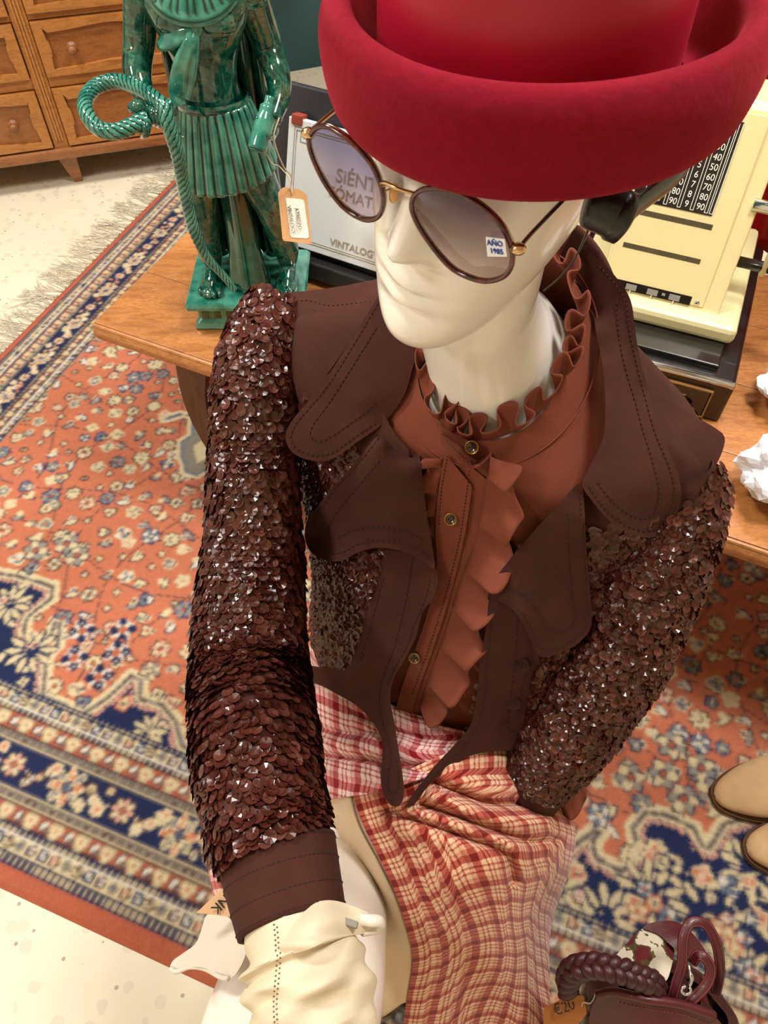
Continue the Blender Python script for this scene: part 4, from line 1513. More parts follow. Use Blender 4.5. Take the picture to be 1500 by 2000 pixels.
# scroll in the hanging hand
mb = MB()
P = [S_at(527, 188, 1.03), S_at(521, 215, 1.035), S_at(510, 262, 1.04), S_at(502, 292, 1.045)]
tube_mb(mb, catmull([tuple(p) for p in P], 16), [0.006] * 4 + [0.010] * 3 + [0.013] * 9, 16)
for rr in (0.0095, 0.0055):
    e = P[-1] + (P[-1] - P[-2]).normalized() * 0.0015
    ax_ = (P[-1] - P[-2]).normalized(); nn = ax_.orthogonal().normalized(); bb = ax_.cross(nn)
    tube_mb(mb, [e + (nn * math.cos(a) + bb * math.sin(a)) * rr for a in np.linspace(0, 2 * PI, 20, endpoint=False)], 0.0012, 6, closed=True)
mb.build('scroll', M['glaze_light'], stat)

# paper tag hanging from the statue
tg_ = thing('price_tag', 'brown card tag with white label hanging on string beside the statue', 'tag', at(575, 475, 1.16))
cc = [(552, 366, 1.155), (608, 478, 1.165), (545, 470, 1.165), (600, 380, 1.155)]
tob, tf = panel('card', [(543, 376), (553, 365), (584, 369), (600, 381), (609, 477), (552, 470)], cc, M['kraft'], tg_, 0.0012, 6, smooth_outline=False)
def shift(c_, dz):
    return [(u, v, d + dz) for u, v, d in c_]
panel('label', [(558, 386), (590, 389), (594, 392), (604, 463), (601, 466), (569, 464), (567, 461)], shift(cc, -0.0008), M['label_paper'], tg_, 0.0006, 6, smooth_outline=False)
p_ = at(577, 428, 1.157); ax_ = (at(586, 465, 1.157) - at(574, 395, 1.157)); ay_ = (at(600, 424, 1.157) - at(570, 430, 1.157))
ax_.normalize(); ay_ = (ay_ - ax_ * ay_.dot(ax_)).normalized()
if ax_.cross(ay_).dot(CAMP - p_) < 0:
    ay_ = -ay_
text_on('lettering', 'ATREZZO', 0.0085, p_ + ay_ * 0.004, ax_, ay_, M['grey_ink'], tg_, 0.85)
text_on('lettering', 'VINTALOGY', 0.0085, p_ - ay_ * 0.0065, ax_, ay_, M['grey_ink'], tg_, 0.9)
for pts in ([(571, 379, 1.153), (568, 365, 1.15), (569, 345, 1.13), (552, 322, 1.09), (535, 270, 1.05), (545, 230, 1.05)], [(571, 379, 1.152), (566, 350, 1.15), (545, 325, 1.14), (532, 320, 1.10), (520, 300, 1.07)]):
    mb = MB(); tube_mb(mb, catmull([tuple(at(*p)) for p in pts], 24), 0.0009, 5)
    mb.build('string', M['string'], tg_)
# thin white cord with a plug on the table
mb = MB()
zc = ZTOP + 0.003
tube_mb(mb, catmull([tuple(on_z(u, v, zc)) for u, v in ((600, 522), (625, 538), (648, 548), (662, 554))], 20), 0.0022, 6)
oc = mb.build('power_cord', M['string'], None)
tag(oc, 'thin pale cord lying on the table below the sign', 'cord')
V, Fc = box(on_z(676, 556, ZTOP) + Z3 * 0.009, (0.04, 0.022, 0.018), Matrix.Rotation(-0.4, 3, 'Z'), 0.003)
tag(mesh_obj('plug_block', V, Fc, M['label_paper'], None, smooth=False), 'small cream plug at the end of the pale cord', 'plug')
# ================================================================== MANNEQUIN
OT = Vector((0.094, 0.519, 0)); LT = Vector((0.911, -0.413, 0)).normalized(); FT = Vector((-0.413, -0.911, 0)).normalized()
def tors(lat, fwd, zr):
    return Vector((OT.x + LT.x * lat + FT.x * fwd, OT.y + LT.y * lat + FT.y * fwd, HC + zr))
# rows: zc, tilt, half-width, front, back
TROWS = [(-0.460, 0.85, 0.065, 0.060, -0.070, 0.85), (-0.478, 0.80, 0.088, 0.072, -0.085, 0.60), (-0.487, 0.75, 0.125, 0.073, -0.095, 0.20), (-0.495, 0.72, 0.165, 0.074, -0.100, 0.05),
         (-0.510, 0.66, 0.190, 0.075, -0.105, 0.0), (-0.550, 0.42, 0.192, 0.077, -0.105, 0), (-0.630, 0.10, 0.180, 0.083, -0.100, 0), (-0.680, 0.0, 0.176, 0.104, -0.095, 0),
         (-0.750, 0.0, 0.160, 0.128, -0.080, 0), (-0.820, 0.0, 0.150, 0.148, -0.055, 0), (-0.880, 0.0, 0.150, 0.165, -0.040, 0), (-0.930, 0.0, 0.16, 0.178, -0.035, 0)]
def droop(la, zc):
    w_ = min(1.0, max(0.0, (zc + 0.64) / 0.09))
    return 0.19 * max(0.0, la - 0.05) * w_
def torso_grid(rows, n, seg, off=0.0, dz=0.0):
    R_ = catmull(rows, n)
    G = np.zeros((n, seg, 3))
    for i, (zc, ti, a, f, b, tb_) in enumerate(R_):
        a += off; f += off; b -= off
        c_ = (f + b) / 2; h = (f - b) / 2
        for j in range(seg):
            th = 2 * PI * j / seg
            ct, st = math.cos(th), math.sin(th)
            fw_ = c_ + h * math.copysign(abs(ct) ** 0.9, ct)
            la = a * math.copysign(abs(st) ** 0.9, st)
            p = tors(la, fw_, zc + dz - (ti if fw_ > 0 else tb_) * fw_)
            p.z -= droop(la, zc)
            G[i, j] = p
    return G
def bvh_of(G):
    n, m, _ = G.shape
    return BVHTree.FromPolygons([tuple(p) for p in G.reshape(-1, 3)], grid_faces(n, m, False, True))

# head frame
LH = Vector((0.794, -0.598, -0.112)).normalized(); FH = Vector((-0.602, -0.799, 0)); UH = FH.cross(LH).normalized()
OH = Vector((0.0763, 0.4915, HC - 0.245))
def hd(x_, f_, z_):
    return OH + LH * x_ + FH * f_ + UH * z_
mb = MB()
# rings: z centre, tilt (front lower), half-width, front, back
HROWS = [(0.118, 0, 0.004, 0.002, -0.022), (0.114, 0, 0.034, 0.030, -0.052), (0.098, 0, 0.056, 0.058, -0.078), (0.070, 0, 0.069, 0.078, -0.094), (0.035, 0, 0.0735, 0.0865, -0.100),
         (0.0, 0, 0.0725, 0.0865, -0.098), (-0.025, 0.05, 0.0695, 0.0880, -0.090), (-0.045, 0.12, 0.066, 0.0900, -0.080), (-0.062, 0.22, 0.062, 0.0905, -0.070), (-0.076, 0.33, 0.0575, 0.0890, -0.064),
         (-0.087, 0.42, 0.0525, 0.0865, -0.061), (-0.096, 0.48, 0.0475, 0.0800, -0.060), (-0.101, 0.50, 0.0455, 0.0640, -0.060), (-0.104, 0.46, 0.0455, 0.0460, -0.060), (-0.112, 0.36, 0.0470, 0.0360, -0.061), (-0.130, 0.26, 0.0485, 0.0330, -0.062), (-0.160, 0.20, 0.0505, 0.0340, -0.064)]
nH, sH = 110, 128
R_ = catmull(HROWS, nH)
V = []
for zc, ti, a, f, b in R_:
    c_ = (f + b) / 2 * 0.35
    for j in range(sH):
        th = 2 * PI * j / sH
        ct, st = math.cos(th), math.sin(th)
        e = 0.92
        fw_ = c_ + ((f - c_) * abs(ct) ** e if ct >= 0 else -(c_ - b) * abs(ct) ** e)
        la = a * math.copysign(abs(st) ** e, st)
        z = zc - ti * fw_
        if ct > 0:
            wz = lambda z0, s: math.exp(-((z - z0) / s) ** 2)
            wx = lambda x0, s: math.exp(-((la - x0) / s) ** 2)
            k = 0.0
            # nose: ridge growing to the tip
            rid = 0.0
            if -0.062 < z < 0.028:
                q = (0.028 - z) / 0.075
                prof_ = max(0.0, min(1.0, q)) ** 1.15
                if z < -0.043:
                    prof_ *= max(0.0, 1 - (-0.043 - z) / 0.014) ** 0.8
                rid = 0.027 * prof_ * wx(0, 0.0085 + 0.006 * max(0, q))
            k += rid
            k -= 0.010 * wz(0.004, 0.014) * (wx(0.032, 0.017) + wx(-0.032, 0.017))     # eye hollows
            k += 0.004 * wz(0.026, 0.011) * wx(0, 0.05)                               # brow
            k += 0.0055 * wz(-0.074, 0.0062) * wx(0, 0.017)                           # upper lip
            k += 0.0060 * wz(-0.0875, 0.0066) * wx(0, 0.016)                          # lower lip
            k -= 0.0040 * wz(-0.0805, 0.0026) * wx(0, 0.024)                          # mouth line
            k -= 0.0035 * wz(-0.099, 0.006) * wx(0, 0.022)
            k += 0.0060 * wz(-0.120, 0.014) * wx(0, 0.020)                            # chin
            k += 0.0030 * wz(-0.036, 0.022) * (wx(0.045, 0.02) + wx(-0.045, 0.02))    # cheekbones
            fw_ += k * min(1, ct * 2)
        V.append(hd(la, fw_, z))
Fc = grid_faces(nH, sH, False, True)
# neck goes on down to the trunk ring in the same loft
last = len(V) - sH
lastring = [V[last + j] for j in range(sH)]
steps = 26
nb_rows = catmull([(-0.475, 0.7, 0.058, 0.050, -0.062), (-0.490, 0.7, 0.075, 0.055, -0.075), (-0.500, 0.7, 0.120, 0.062, -0.085), (-0.515, 0.6, 0.165, 0.064, -0.092), (-0.56, 0.35, 0.180, 0.066, -0.095), (-0.63, 0.1, 0.168, 0.072, -0.09), (-0.68, 0, 0.162, 0.092, -0.085), (-0.75, 0, 0.145, 0.115, -0.07), (-0.82, 0, 0.135, 0.132, -0.05), (-0.90, 0, 0.142, 0.145, -0.05), (-0.98, 0, 0.155, 0.150, -0.06), (-1.05, 0, 0.15, 0.14, -0.06), (-1.075, 0, 0.11, 0.11, -0.03)], 70)
trings = []
for zc, ti, a, f, b in nb_rows:
    c_ = (f + b) / 2; h = (f - b) / 2
    def rz(fw_):
        return zc - droop(a, zc) * 0.6 - (ti if fw_ > 0 else ti * max(0.0, 1 - (a - 0.058) / 0.06)) * fw_
    trings.append([tors(a * math.sin(2 * PI * j / sH), c_ + h * math.cos(2 * PI * j / sH), rz(c_ + h * math.cos(2 * PI * j / sH))) for j in range(sH)])
for k in range(1, steps):
    q = k / steps
    s_ = q * q * (3 - 2 * q)
    for j in range(sH):
        p = lastring[j].lerp(trings[0][j], q)
        axc = (hd(0, -0.014, -0.16)).lerp(tors(0, -0.006, -0.48), q)
        V.append(p + (axc - p) * 0.05 * math.sin(q * PI))
for rg in trings:
    V.extend(rg)
nrings = len(V) // sH
mb.add(V, grid_faces(nrings, sH, False, True))
# ears
for s_ in (-1, 1):
    rot = Matrix((LH, FH, UH)).transposed()
    Vv, Ff = ellipsoid(hd(0.073 * s_, -0.012, -0.012), (0.006, 0.016, 0.027), rot, 14, 10); mb.add(Vv, Ff)
# legs: right thigh towards the viewer, left thigh under the skirt
def limb(pts, rads, seg=40, n=60):
    P = catmull([tuple(p) for p in pts], n)
    Rr = catmull([(r,) for r in rads], n)[:, 0]
    Vv, Ff, A = tube(P, Rr, seg); mb.add(Vv, Ff)
kneeR = at(545, 2085, 0.715); 
limb([tors(-0.07, 0.03, -1.0), at(672, 1660, 1.05), at(632, 1800, 0.92), at(590, 1940, 0.79), kneeR, kneeR + Vector((-0.01, -0.02, -0.10)), Vector((-0.11, -0.05, 0.36)), Vector((-0.11, -0.03, 0.12)), Vector((-0.11, -0.02, 0.05))],
     [0.080, 0.072, 0.074, 0.082, 0.078, 0.062, 0.056, 0.036, 0.032])
limb([tors(0.08, 0.03, -1.02), tors(0.11, 0.12, -1.02), tors(0.14, 0.22, -1.03), tors(0.15, 0.28, -1.05), tors(0.15, 0.29, -1.14), tors(0.14, 0.29, -1.25)], [0.07, 0.07, 0.055, 0.048, 0.042, 0.032])
for fx, fy, ang in ((-0.11, -0.02, -0.2), (tors(0.14, 0.29, 0).x, tors(0.14, 0.29, 0).y + 0.03, -0.3)):
    Vv, Ff = ellipsoid((fx + 0.0, fy - 0.06, 0.032), (0.036, 0.11, 0.028), Matrix.Rotation(ang, 3, 'Z'), 20, 12); mb.add(Vv, Ff)
# arms
armRp = [(515, 720, 0.81), (498, 900, 0.81), (492, 1100, 0.80), (487, 1300, 0.77), (500, 1450, 0.70), (519, 1600, 0.665), (545, 1690, 0.645), (572, 1812, 0.615), (598, 1900, 0.60), (600, 1990, 0.59)]
limb([at(*p) for p in armRp], [0.02, 0.034, 0.036, 0.036, 0.036, 0.034, 0.030, 0.026, 0.025, 0.022], 28, 60)
armLp = [tors(0.165, -0.01, -0.535), tors(0.19, 0.01, -0.62), tors(0.20, 0.07, -0.74), tors(0.185, 0.12, -0.86), tors(0.165, 0.165, -0.955), tors(0.16, 0.175, -1.02)]
limb(armLp, [0.025, 0.034, 0.036, 0.032, 0.024, 0.022], 28, 50)
# left hand resting on the stool beside the hip: palm and five fingers
pL = tors(0.16, 0.185, -1.035)
Vv, Ff = ellipsoid(pL, (0.035, 0.045, 0.014), Matrix.Rotation(-0.43, 3, 'Z'), 16, 10); mb.add(Vv, Ff)
for k in range(4):
    b0 = pL + LT * (-0.024 + 0.016 * k) + FT * 0.035
    ln = (0.062, 0.07, 0.066, 0.052)[k]
    limb([b0, b0 + FT * ln * 0.5 + Z3 * 0.004, b0 + FT * ln - Z3 * 0.012], [0.0085, 0.008, 0.006], 10, 12)
b0 = pL + LT * -0.03
limb([b0, b0 - LT * 0.02 + FT * 0.02, b0 - LT * 0.024 + FT * 0.045 - Z3 * 0.004], [0.010, 0.009, 0.007], 10, 12)
man = mb.build('mannequin', M['mannequin'], None)
tag(man, 'glossy cream seated female mannequin dressed in hat, jacket and skirt', 'mannequin')

# plinth stool under the mannequin
stl = thing('stool', 'low beige block stool under the seated mannequin', 'stool', tors(0, 0.11, -HC))
V, Fc = box_between(Vector((OT.x, OT.y, 0)), LT, FT, Z3, -0.185, 0.185, -0.16, 0.345, 0.17, 0.215, 0.012)
mesh_obj('seat', V, Fc, M['seat'], stl, smooth=False)
for a in (-0.16, 0.16):
    for b in (-0.13, 0.315):
        V, Fc = box_between(Vector((OT.x, OT.y, 0)), LT, FT, Z3, a - 0.022, a + 0.022, b - 0.022, b + 0.022, 0.0065, 0.17, 0.004)
        mesh_obj('leg', V, Fc, M['seat'], stl, smooth=False)

# ================================================================== HAT
HX = 0.0866; HY = 0.475
hat = thing('felt_hat', 'red felt hat with thick turned-up brim and satin crown on the mannequin', 'hat', (HX, HY, HC - 0.222))
hrot = Matrix.Rotation(math.radians(-33), 3, 'Z')
ax_ = hrot @ Vector((1, 0, 0)); ay_ = hrot @ Vector((0, 1, 0))
bp = [(0.082, -0.004), (0.092, -0.014), (0.104, -0.0205), (0.112, -0.0195), (0.1175, -0.013), (0.1205, -0.002), (0.1222, 0.010), (0.1222, 0.020), (0.1200, 0.029), (0.1155, 0.0355), (0.1095, 0.037), (0.1045, 0.033), (0.1015, 0.024), (0.0990, 0.008), (0.094, -0.001), (0.084, -0.003)]
bp = [tuple(x) for x in catmull(bp, 70)]
def hatbr(prof, c_, seg, sx_, sy_, wob):
    V = []
    for r, z in prof:
        for j in range(seg):
            a = 2 * PI * j / seg
            w_ = 1 + wob * math.sin(2 * a + 0.7) + wob * 0.6 * math.sin(3 * a)
            V.append(Vector(c_) + ax_ * (r * math.cos(a) * sx_ * w_) + ay_ * (r * math.sin(a) * sy_ * w_) + Z3 * (z + 0.0025 * math.sin(2 * a + 2.0) * (r / 0.12)))
    return V, grid_faces(len(prof), seg, False, True)
V, Fc = hatbr(bp, (HX, HY, HC - 0.2045), 120, 0.995, 1.015, 0.004)
mesh_obj('brim', V, Fc, M['hat_felt'], hat)
cpz = [(0.0845, -0.004), (0.0845, 0.03), (0.0835, 0.06), (0.081, 0.085), (0.074, 0.100), (0.060, 0.108), (0.03, 0.111), (0.0, 0.112)]
V, Fc = hatbr([tuple(x) for x in catmull(cpz, 40)], (HX - 0.006, HY, HC - 0.2095), 96, 0.99, 1.02, 0.004)
mesh_obj('crown', V, Fc, M['hat_satin'], hat)

# ================================================================== SUNGLASSES
GA = at(597, 262, 0.46); GB = at(1015, 490, 0.42)
GM = (GA + GB) / 2
GL = (GB - GA).normalized()
GN = (FH - Z3 * 0.10); GN = (GN - GL * GN.dot(GL)).normalized()
gl = thing('sunglasses', 'round tortoiseshell and gold wire sunglasses with mauve lenses on the mannequin', 'sunglasses', GM - Z3 * 0.05)
rimA = [(604, 268), (620, 249), (645, 250), (690, 281), (726, 322), (746, 370), (747, 408), (733, 427), (706, 427), (668, 402), (632, 353), (608, 300)]
rimB = [(804, 396), (818, 374), (850, 367), (893, 376), (944, 405), (983, 447), (1001, 494), (992, 532), (962, 548), (925, 545), (880, 522), (838, 473), (811, 428)]
for nm, rim in (('rim', rimA), ('rim', rimB)):
    c_ = catmull(rim, 96, True)
    P = np.array([tuple(on_plane(u, v, GM, GN)) for u, v in c_])
    mb = MB()
    V, Fc, A = tube(np.vstack([P, P[:1]]), 0.0016, 10, cap=False); mb.add(V, Fc)
    ro = mb.build('rim', M['tortoise'], gl)
    mb = MB(); tube_mb(mb, np.vstack([P, P[:1]]) - np.array(GN) * 0.0016, 0.0012, 6, cap=False)
    mb.build('wire', M['gold'], ro)
    cen = P.mean(0)
    nrr = 12
    V = [cen + (p - cen) * q + np.array(GN) * 0.004 * (1 - q * q) for q in np.linspace(0.0, 0.99, nrr) for p in P]
    mesh_obj('lens', V, grid_faces(nrr, 96, False, True), M['lens'], gl)
gp = lambda u, v, h=0.0: on_plane(u, v, GM, GN) + GN * h
mb = MB(); tube_mb(mb, catmull([tuple(gp(744, 368, -0.001)), tuple(gp(752, 352, 0.003)), tuple(gp(766, 349, 0.005)), tuple(gp(790, 360, 0.005)), tuple(gp(808, 380, -0.001))], 24), 0.0012, 8)
mb.build('bridge', M['gold'], gl)
for u, v, uu, vv in ((757, 388, 748, 378), (800, 415, 808, 408)):
    c_ = gp(u, v, -0.006)
    rot = Matrix((GL, GN, GL.cross(GN))).transposed()
    V, Fc = ellipsoid(c_, (0.0025, 0.0035, 0.0070), rot, 12, 8)
    pd = mesh_obj('nose_pad', V, Fc, M['pad'], gl)
    mb = MB(); tube_mb(mb, [gp(uu, vv, -0.001), gp((u + uu) / 2, (v + vv) / 2 - 6, -0.005), c_], 0.0006, 6)
    mb.build('pad_arm', M['gold'], pd)
back = Vector((0.602, 0.799, 0.0)).normalized()
for (u, v), h0, m_ in (((600, 262), GA, 'gold'), ((1010, 488), GB, 'tortoise')):
    j0 = gp(u, v, 0.0)
    V, Fc = ellipsoid(j0 - GN * 0.001, (0.0045, 0.004, 0.0035), None, 12, 8)
    hg = mesh_obj('hinge', V, Fc, M['gold'], gl)
    mb = MB()
    tube_mb(mb, catmull([tuple(j0), tuple(j0 + back * 0.02 + Z3 * 0.003), tuple(j0 + back * 0.06 + Z3 * 0.006), tuple(j0 + back * 0.10 + Z3 * 0.004), tuple(j0 + back * 0.125 - Z3 * 0.012)], 26), 0.0013, 8)
    mb.build('temple', M[m_], gl)
# year sticker on the lens
tk = [(960, 452), (997, 456), (1001, 490), (963, 490)]
cv = [gp(u, v, 0.0052) for u, v in tk]
V = cv + [p + GN * 0.0004 for p in cv]
st_ = mesh_obj('year_sticker', V, [(0, 1, 2, 3), (7, 6, 5, 4), (0, 4, 5, 1), (1, 5, 6, 2), (2, 6, 7, 3), (3, 7, 4, 0)], M['paper'], gl, smooth=False)
tag(st_, 'small white handwritten paper sticker')
ax2 = (cv[1] - cv[0]).normalized(); ay2 = (cv[0] - cv[3]); ay2 = (ay2 - ax2 * ay2.dot(ax2)).normalized()
if ax2.cross(ay2).dot(GN) < 0:
    ay2 = -ay2
cm = (cv[0] + cv[1] + cv[2] + cv[3]) / 4 + GN * 0.0007
text_on('lettering', 'AÑO', 0.0046, cm + ay2 * 0.0026, ax2, ay2, M['blue_ink'], st_)
text_on('lettering', '1985', 0.0044, cm - ay2 * 0.0022, ax2, ay2, M['blue_ink'], st_)

# ================================================================== HEADSET under the brim
hs_ = thing('headset', 'black plastic headset tucked under the hat brim by the ear', 'headset', at(1180, 450, 0.46))
P = [at(1143, 398, 0.445), at(1172, 405, 0.445), at(1215, 425, 0.447)]
mb = MB(); tube_mb(mb, catmull([tuple(p) for p in P], 12), [0.011, 0.0125, 0.013] + [0.0135] * 9, 28)
mb.build('earpiece', M['black_plastic'], hs_)
ax3 = (P[2] - P[1]).normalized(); n3 = ax3.orthogonal().normalized()
mb = MB()
V, Fc = lathe(P[2], [(0, 0.004), (0.010, 0.004), (0.0145, 0.002), (0.0148, -0.004), (0.0135, -0.006)], 28, n3, ax3.cross(n3), ax3); mb.add(V, Fc)
mb.build('end_cap', M['black_plastic'], hs_)
mb = MB(); tube_mb(mb, catmull([tuple(at(1216, 440, 0.447)), tuple(at(1238, 408, 0.452)), tuple(at(1275, 378, 0.462)), tuple(at(1318, 345, 0.475)), tuple(at(1350, 300, 0.49)), tuple(at(1360, 230, 0.50))], 26), 0.0075, 12, flat=0.45)
mb.build('head_band', M['black_plastic'], hs_)
mb = MB(); tube_mb(mb, catmull([tuple(at(1160, 405, 0.44)), tuple(at(1155, 430, 0.455)), tuple(at(1140, 470, 0.475)), tuple(at(1118, 512, 0.495)), tuple(at(1090, 545, 0.515)), tuple(at(1062, 568, 0.53))], 30), np.linspace(0.0022, 0.0008, 30), 8, flat=0.5)
mb.build('cord', M['black_plastic'], hs_)
# ================================================================== BLOUSE
bl = thing('blouse', 'rust brown ruffled blouse with buttoned placket under the sequinned jacket', 'blouse', tors(0, 0.05, -0.93))
GBl = torso_grid(TROWS, 60, 96)
NB = GBl.shape[0]
mesh_obj('bodice', GBl.reshape(-1, 3), grid_faces(NB, 96, False, True), M['blouse'], bl)
BV_B = bvh_of(GBl)
def bd(u, v, off):
    d = bvh_depth(BV_B, u, v)
    return (d if d is not None else 0.8) - off
# collar stand seam
def ringpt(th, r_add, up, row=(-0.460, 0.85, 0.065, 0.060, -0.070)):
    zc, ti, a, f, b = row
    c_ = (f + b) / 2; h = (f - b) / 2
    fw_ = c_ + (h + r_add) * math.cos(th); la = (a + r_add) * math.sin(th)
    return tors(la, fw_, zc - ti * fw_ + up)
# neck ruffle
V = []; nth = 420; nr = 7
for i in range(nr):
    q = i / (nr - 1)
    for j in range(nth):
        th = 2 * PI * j / nth
        ph = th * 19 + 1.6 * math.sin(th * 4) + 0.8 * math.sin(th * 7 + 1)
        V.append(ringpt(th - 0.075 * math.sin(2 * ph) * q ** 0.8, 0.0015 - 0.002 * q + (0.0085 * math.sin(ph) + 0.0025 * math.sin(th * 9 + 1)) * q ** 0.75, 0.002 + 0.0185 * q + 0.0025 * math.cos(ph * 0.5) * q))
o = mesh_obj('neck_ruffle', V, grid_faces(nr, nth, False, True), M['blouse'], bl)
sm = o.modifiers.new('cloth', 'SOLIDIFY'); sm.thickness = 0.0012
# stand seam bead
mb = MB()
r2 = (-0.477, 0.80, 0.086, 0.071, -0.084)
tube_mb(mb, [ringpt(2 * PI * j / 120, 0.0015, 0.0, r2) for j in range(121)], 0.0008, 5, cap=False)
mb.build('stand_seam', M['blouse'], bl)
# collar tab in front with button
tab = [(868, 838), (905, 826), (945, 846), (966, 868), (958, 890), (925, 915), (895, 900), (862, 868)]
tc = [(868, 850, bd(868, 850, 0.006)), (945, 850, bd(945, 850, 0.006)), (925, 912, bd(925, 912, 0.008)), (900, 870, bd(900, 870, 0.008)), (960, 880, bd(960, 880, 0.006))]
tb_o, tb_f = panel('collar_tab', tab, tc, M['blouse'], bl, 0.0016, 7)
stitches('stitching', [[(872, 862), (900, 888), (926, 904), (952, 884)]], tb_f, M['stitch'], bl, 4, 3)
# placket: two overlapping strips
def strip(name, left, right, off, thick=0.0016):
    L_ = catmull(left, 30); Rr = catmull(right, 30)
    out = list(map(tuple, L_[::3])) + list(map(tuple, Rr[::-3]))
    ctrl = [(u, v, bd(u, v, off)) for u, v in out[::2]]
    return panel(name, out, ctrl, M['blouse'], bl, thick, 8, smooth_outline=False)
strip('under_placket', [(912, 905), (895, 1010), (880, 1100), (855, 1200), (822, 1300), (795, 1380), (780, 1420)], [(964, 898), (945, 1000), (922, 1080), (893, 1160), (858, 1265), (822, 1370), (806, 1432)], 0.005)
pk_o, pk_f = strip('placket', [(868, 885), (856, 960), (850, 1030), (853, 1100), (838, 1190), (806, 1280), (776, 1370), (768, 1420)], [(928, 912), (915, 1000), (905, 1060), (882, 1153), (850, 1256), (813, 1360), (798, 1425)], 0.010)
stitches('stitching', [[(917, 920), (906, 1000), (896, 1060), (873, 1153), (841, 1256), (804, 1360)], [(874, 890), (862, 960), (857, 1030)]], pk_f, M['stitch'], bl, 4, 3)
def button(u, v, d, r, parent, mat='button', rim=True):
    p = at(u, v, d)
    n_ = (CAMP - p).normalized(); n_ = (n_ * 0.7 + FT * 0.5 + Z3 * 0.2).normalized()
    a1 = n_.orthogonal().normalized(); a2 = n_.cross(a1)
    V, Fc = lathe(p, [(0, 0.0016), (r * 0.55, 0.0016), (r * 0.7, 0.0026), (r * 0.9, 0.0030), (r, 0.002), (r, 0)], 24, a1, a2, n_)
    b = mesh_obj('button', V, Fc, M[mat], parent)
    for s1, s2 in ((1, 1), (-1, 1), (1, -1), (-1, -1)):
        V, Fc = lathe(p + (a1 * s1 + a2 * s2) * r * 0.2 + n_ * 0.0017, [(0, 0.0004), (r * 0.13, 0.0003), (r * 0.13, 0)], 8, a1, a2, n_)
        mesh_obj('thread_hole', V, Fc, M['black_matte'], b)
    if rim:
        mb = MB(); tube_mb(mb, [p + (a1 * math.cos(a) + a2 * math.sin(a)) * r * 0.9 + n_ * 0.003 for a in np.linspace(0, 2 * PI, 24, endpoint=False)], r * 0.1, 6, closed=True)
        mb.build('rim', M['button_rim'], b)
    return b
for u, v, o_ in ((922, 873, 0.010), (881, 1013, 0.0125), (810, 1284, 0.0125)):
    button(u, v, bd(u, v, o_), 0.0062, bl)
# front ruffles: folded ribbons beside the placket
def ruffle(name, base, width, waves, sgn, amp, off, hole=None):
    B_ = catmull(base, 200)
    T_ = np.gradient(B_, axis=0); T_ /= np.linalg.norm(T_, axis=1)[:, None]
    Nn = np.stack([T_[:, 1], -T_[:, 0]], 1) * sgn
    V = []
    nq = 12
    for i in range(200):
        s = i / 199
        ph = waves * 2 * PI * s + 0.7 * math.sin(s * 11)
        wd = np.interp(s, np.linspace(0, 1, len(width)), width)
        for k in range(nq):
            q = k / (nq - 1)
            shift_ = -9 * q * math.sin(2 * ph) * (amp / 0.012)
            uv = B_[i] + Nn[i] * wd * q * (0.86 + 0.14 * math.sin(ph + 0.8) + 0.05 * math.sin(ph * 2.3)) + T_[i] * shift_
            d = bd(B_[i][0] + Nn[i][0] * wd * q, B_[i][1] + Nn[i][1] * wd * q, off)
            V.append(at(uv[0], uv[1], d - 0.003) + FT * (amp * q ** 0.75 * (0.9 + math.sin(ph))) + LT * (0.3 * amp * q * math.cos(ph)) + Z3 * 0.5 * amp * q)
    o = mesh_obj(name, V, grid_faces(200, nq), M['blouse'], bl)
    sm = o.modifiers.new('cloth', 'SOLIDIFY'); sm.thickness = 0.0012
    return o
ruffle('front_ruffle', [(958, 890), (942, 1000), (920, 1080), (892, 1165), (862, 1258), (836, 1330), (822, 1376)], [62, 80, 88, 74, 84, 70, 46], 6.5, 1, 0.013, 0.004)
ruffle('front_ruffle', [(866, 895), (856, 960), (852, 1030), (856, 1090)], [36, 42, 34, 24], 4.5, -1, 0.006, 0.002)
# blouse cuff peeping out of the far sleeve
sheet('cuff_ruffle', [[(1072, 1498, 0.96), (1095, 1500, 0.945), (1120, 1492, 0.955), (1138, 1478, 0.98)], [(1085, 1530, 0.965), (1105, 1535, 0.94), (1128, 1525, 0.965), (1140, 1510, 0.985)],
      [(1092, 1565, 0.975), (1108, 1572, 0.955), (1128, 1558, 0.975), (1146, 1552, 0.99)], [(1102, 1592, 0.985), (1114, 1602, 0.97), (1128, 1592, 0.985), (1142, 1565, 1.0)]], 30, 30, M['blouse'], bl, 0.0012,
      lambda UV: 0.006 * np.sin(UV[:, 0] * 0.25) * np.cos(UV[:, 1] * 0.06))

# ================================================================== JACKET
jk = thing('sequin_jacket', 'dark brown sequinned cropped jacket with wide rounded collar and lapels', 'jacket', tors(0, 0.05, -0.92))
JROWS = [(-0.480, 0.80, 0.092, 0.070, -0.088, 0.35)] + TROWS[2:11] + [(-0.905, 0, 0.152, 0.170, -0.038, 0)]
GJ = torso_grid(JROWS, 90, 180, 0.011, 0.006)
BV_J = bvh_of(GJ)
opening = [(800, 640), (793, 760), (800, 800), (822, 900), (836, 1000), (850, 1112), (853, 1140), (843, 1172), (822, 1196), (810, 1246), (790, 1286), (765, 1332), (761, 1372), (770, 1414), (778, 1460),
           (890, 1455), (917, 1414), (930, 1356), (934, 1306), (943, 1256), (949, 1215), (953, 1170), (985, 1106), (1036, 1045), (1083, 994), (1116, 957), (1150, 915), (1176, 858), (1181, 793), (1176, 714), (1160, 640), (1000, 560)]
UVJ = proj_np(GJ.reshape(-1, 3))
nJ, sJ = GJ.shape[:2]
fcs = grid_faces(nJ, sJ, False, True)
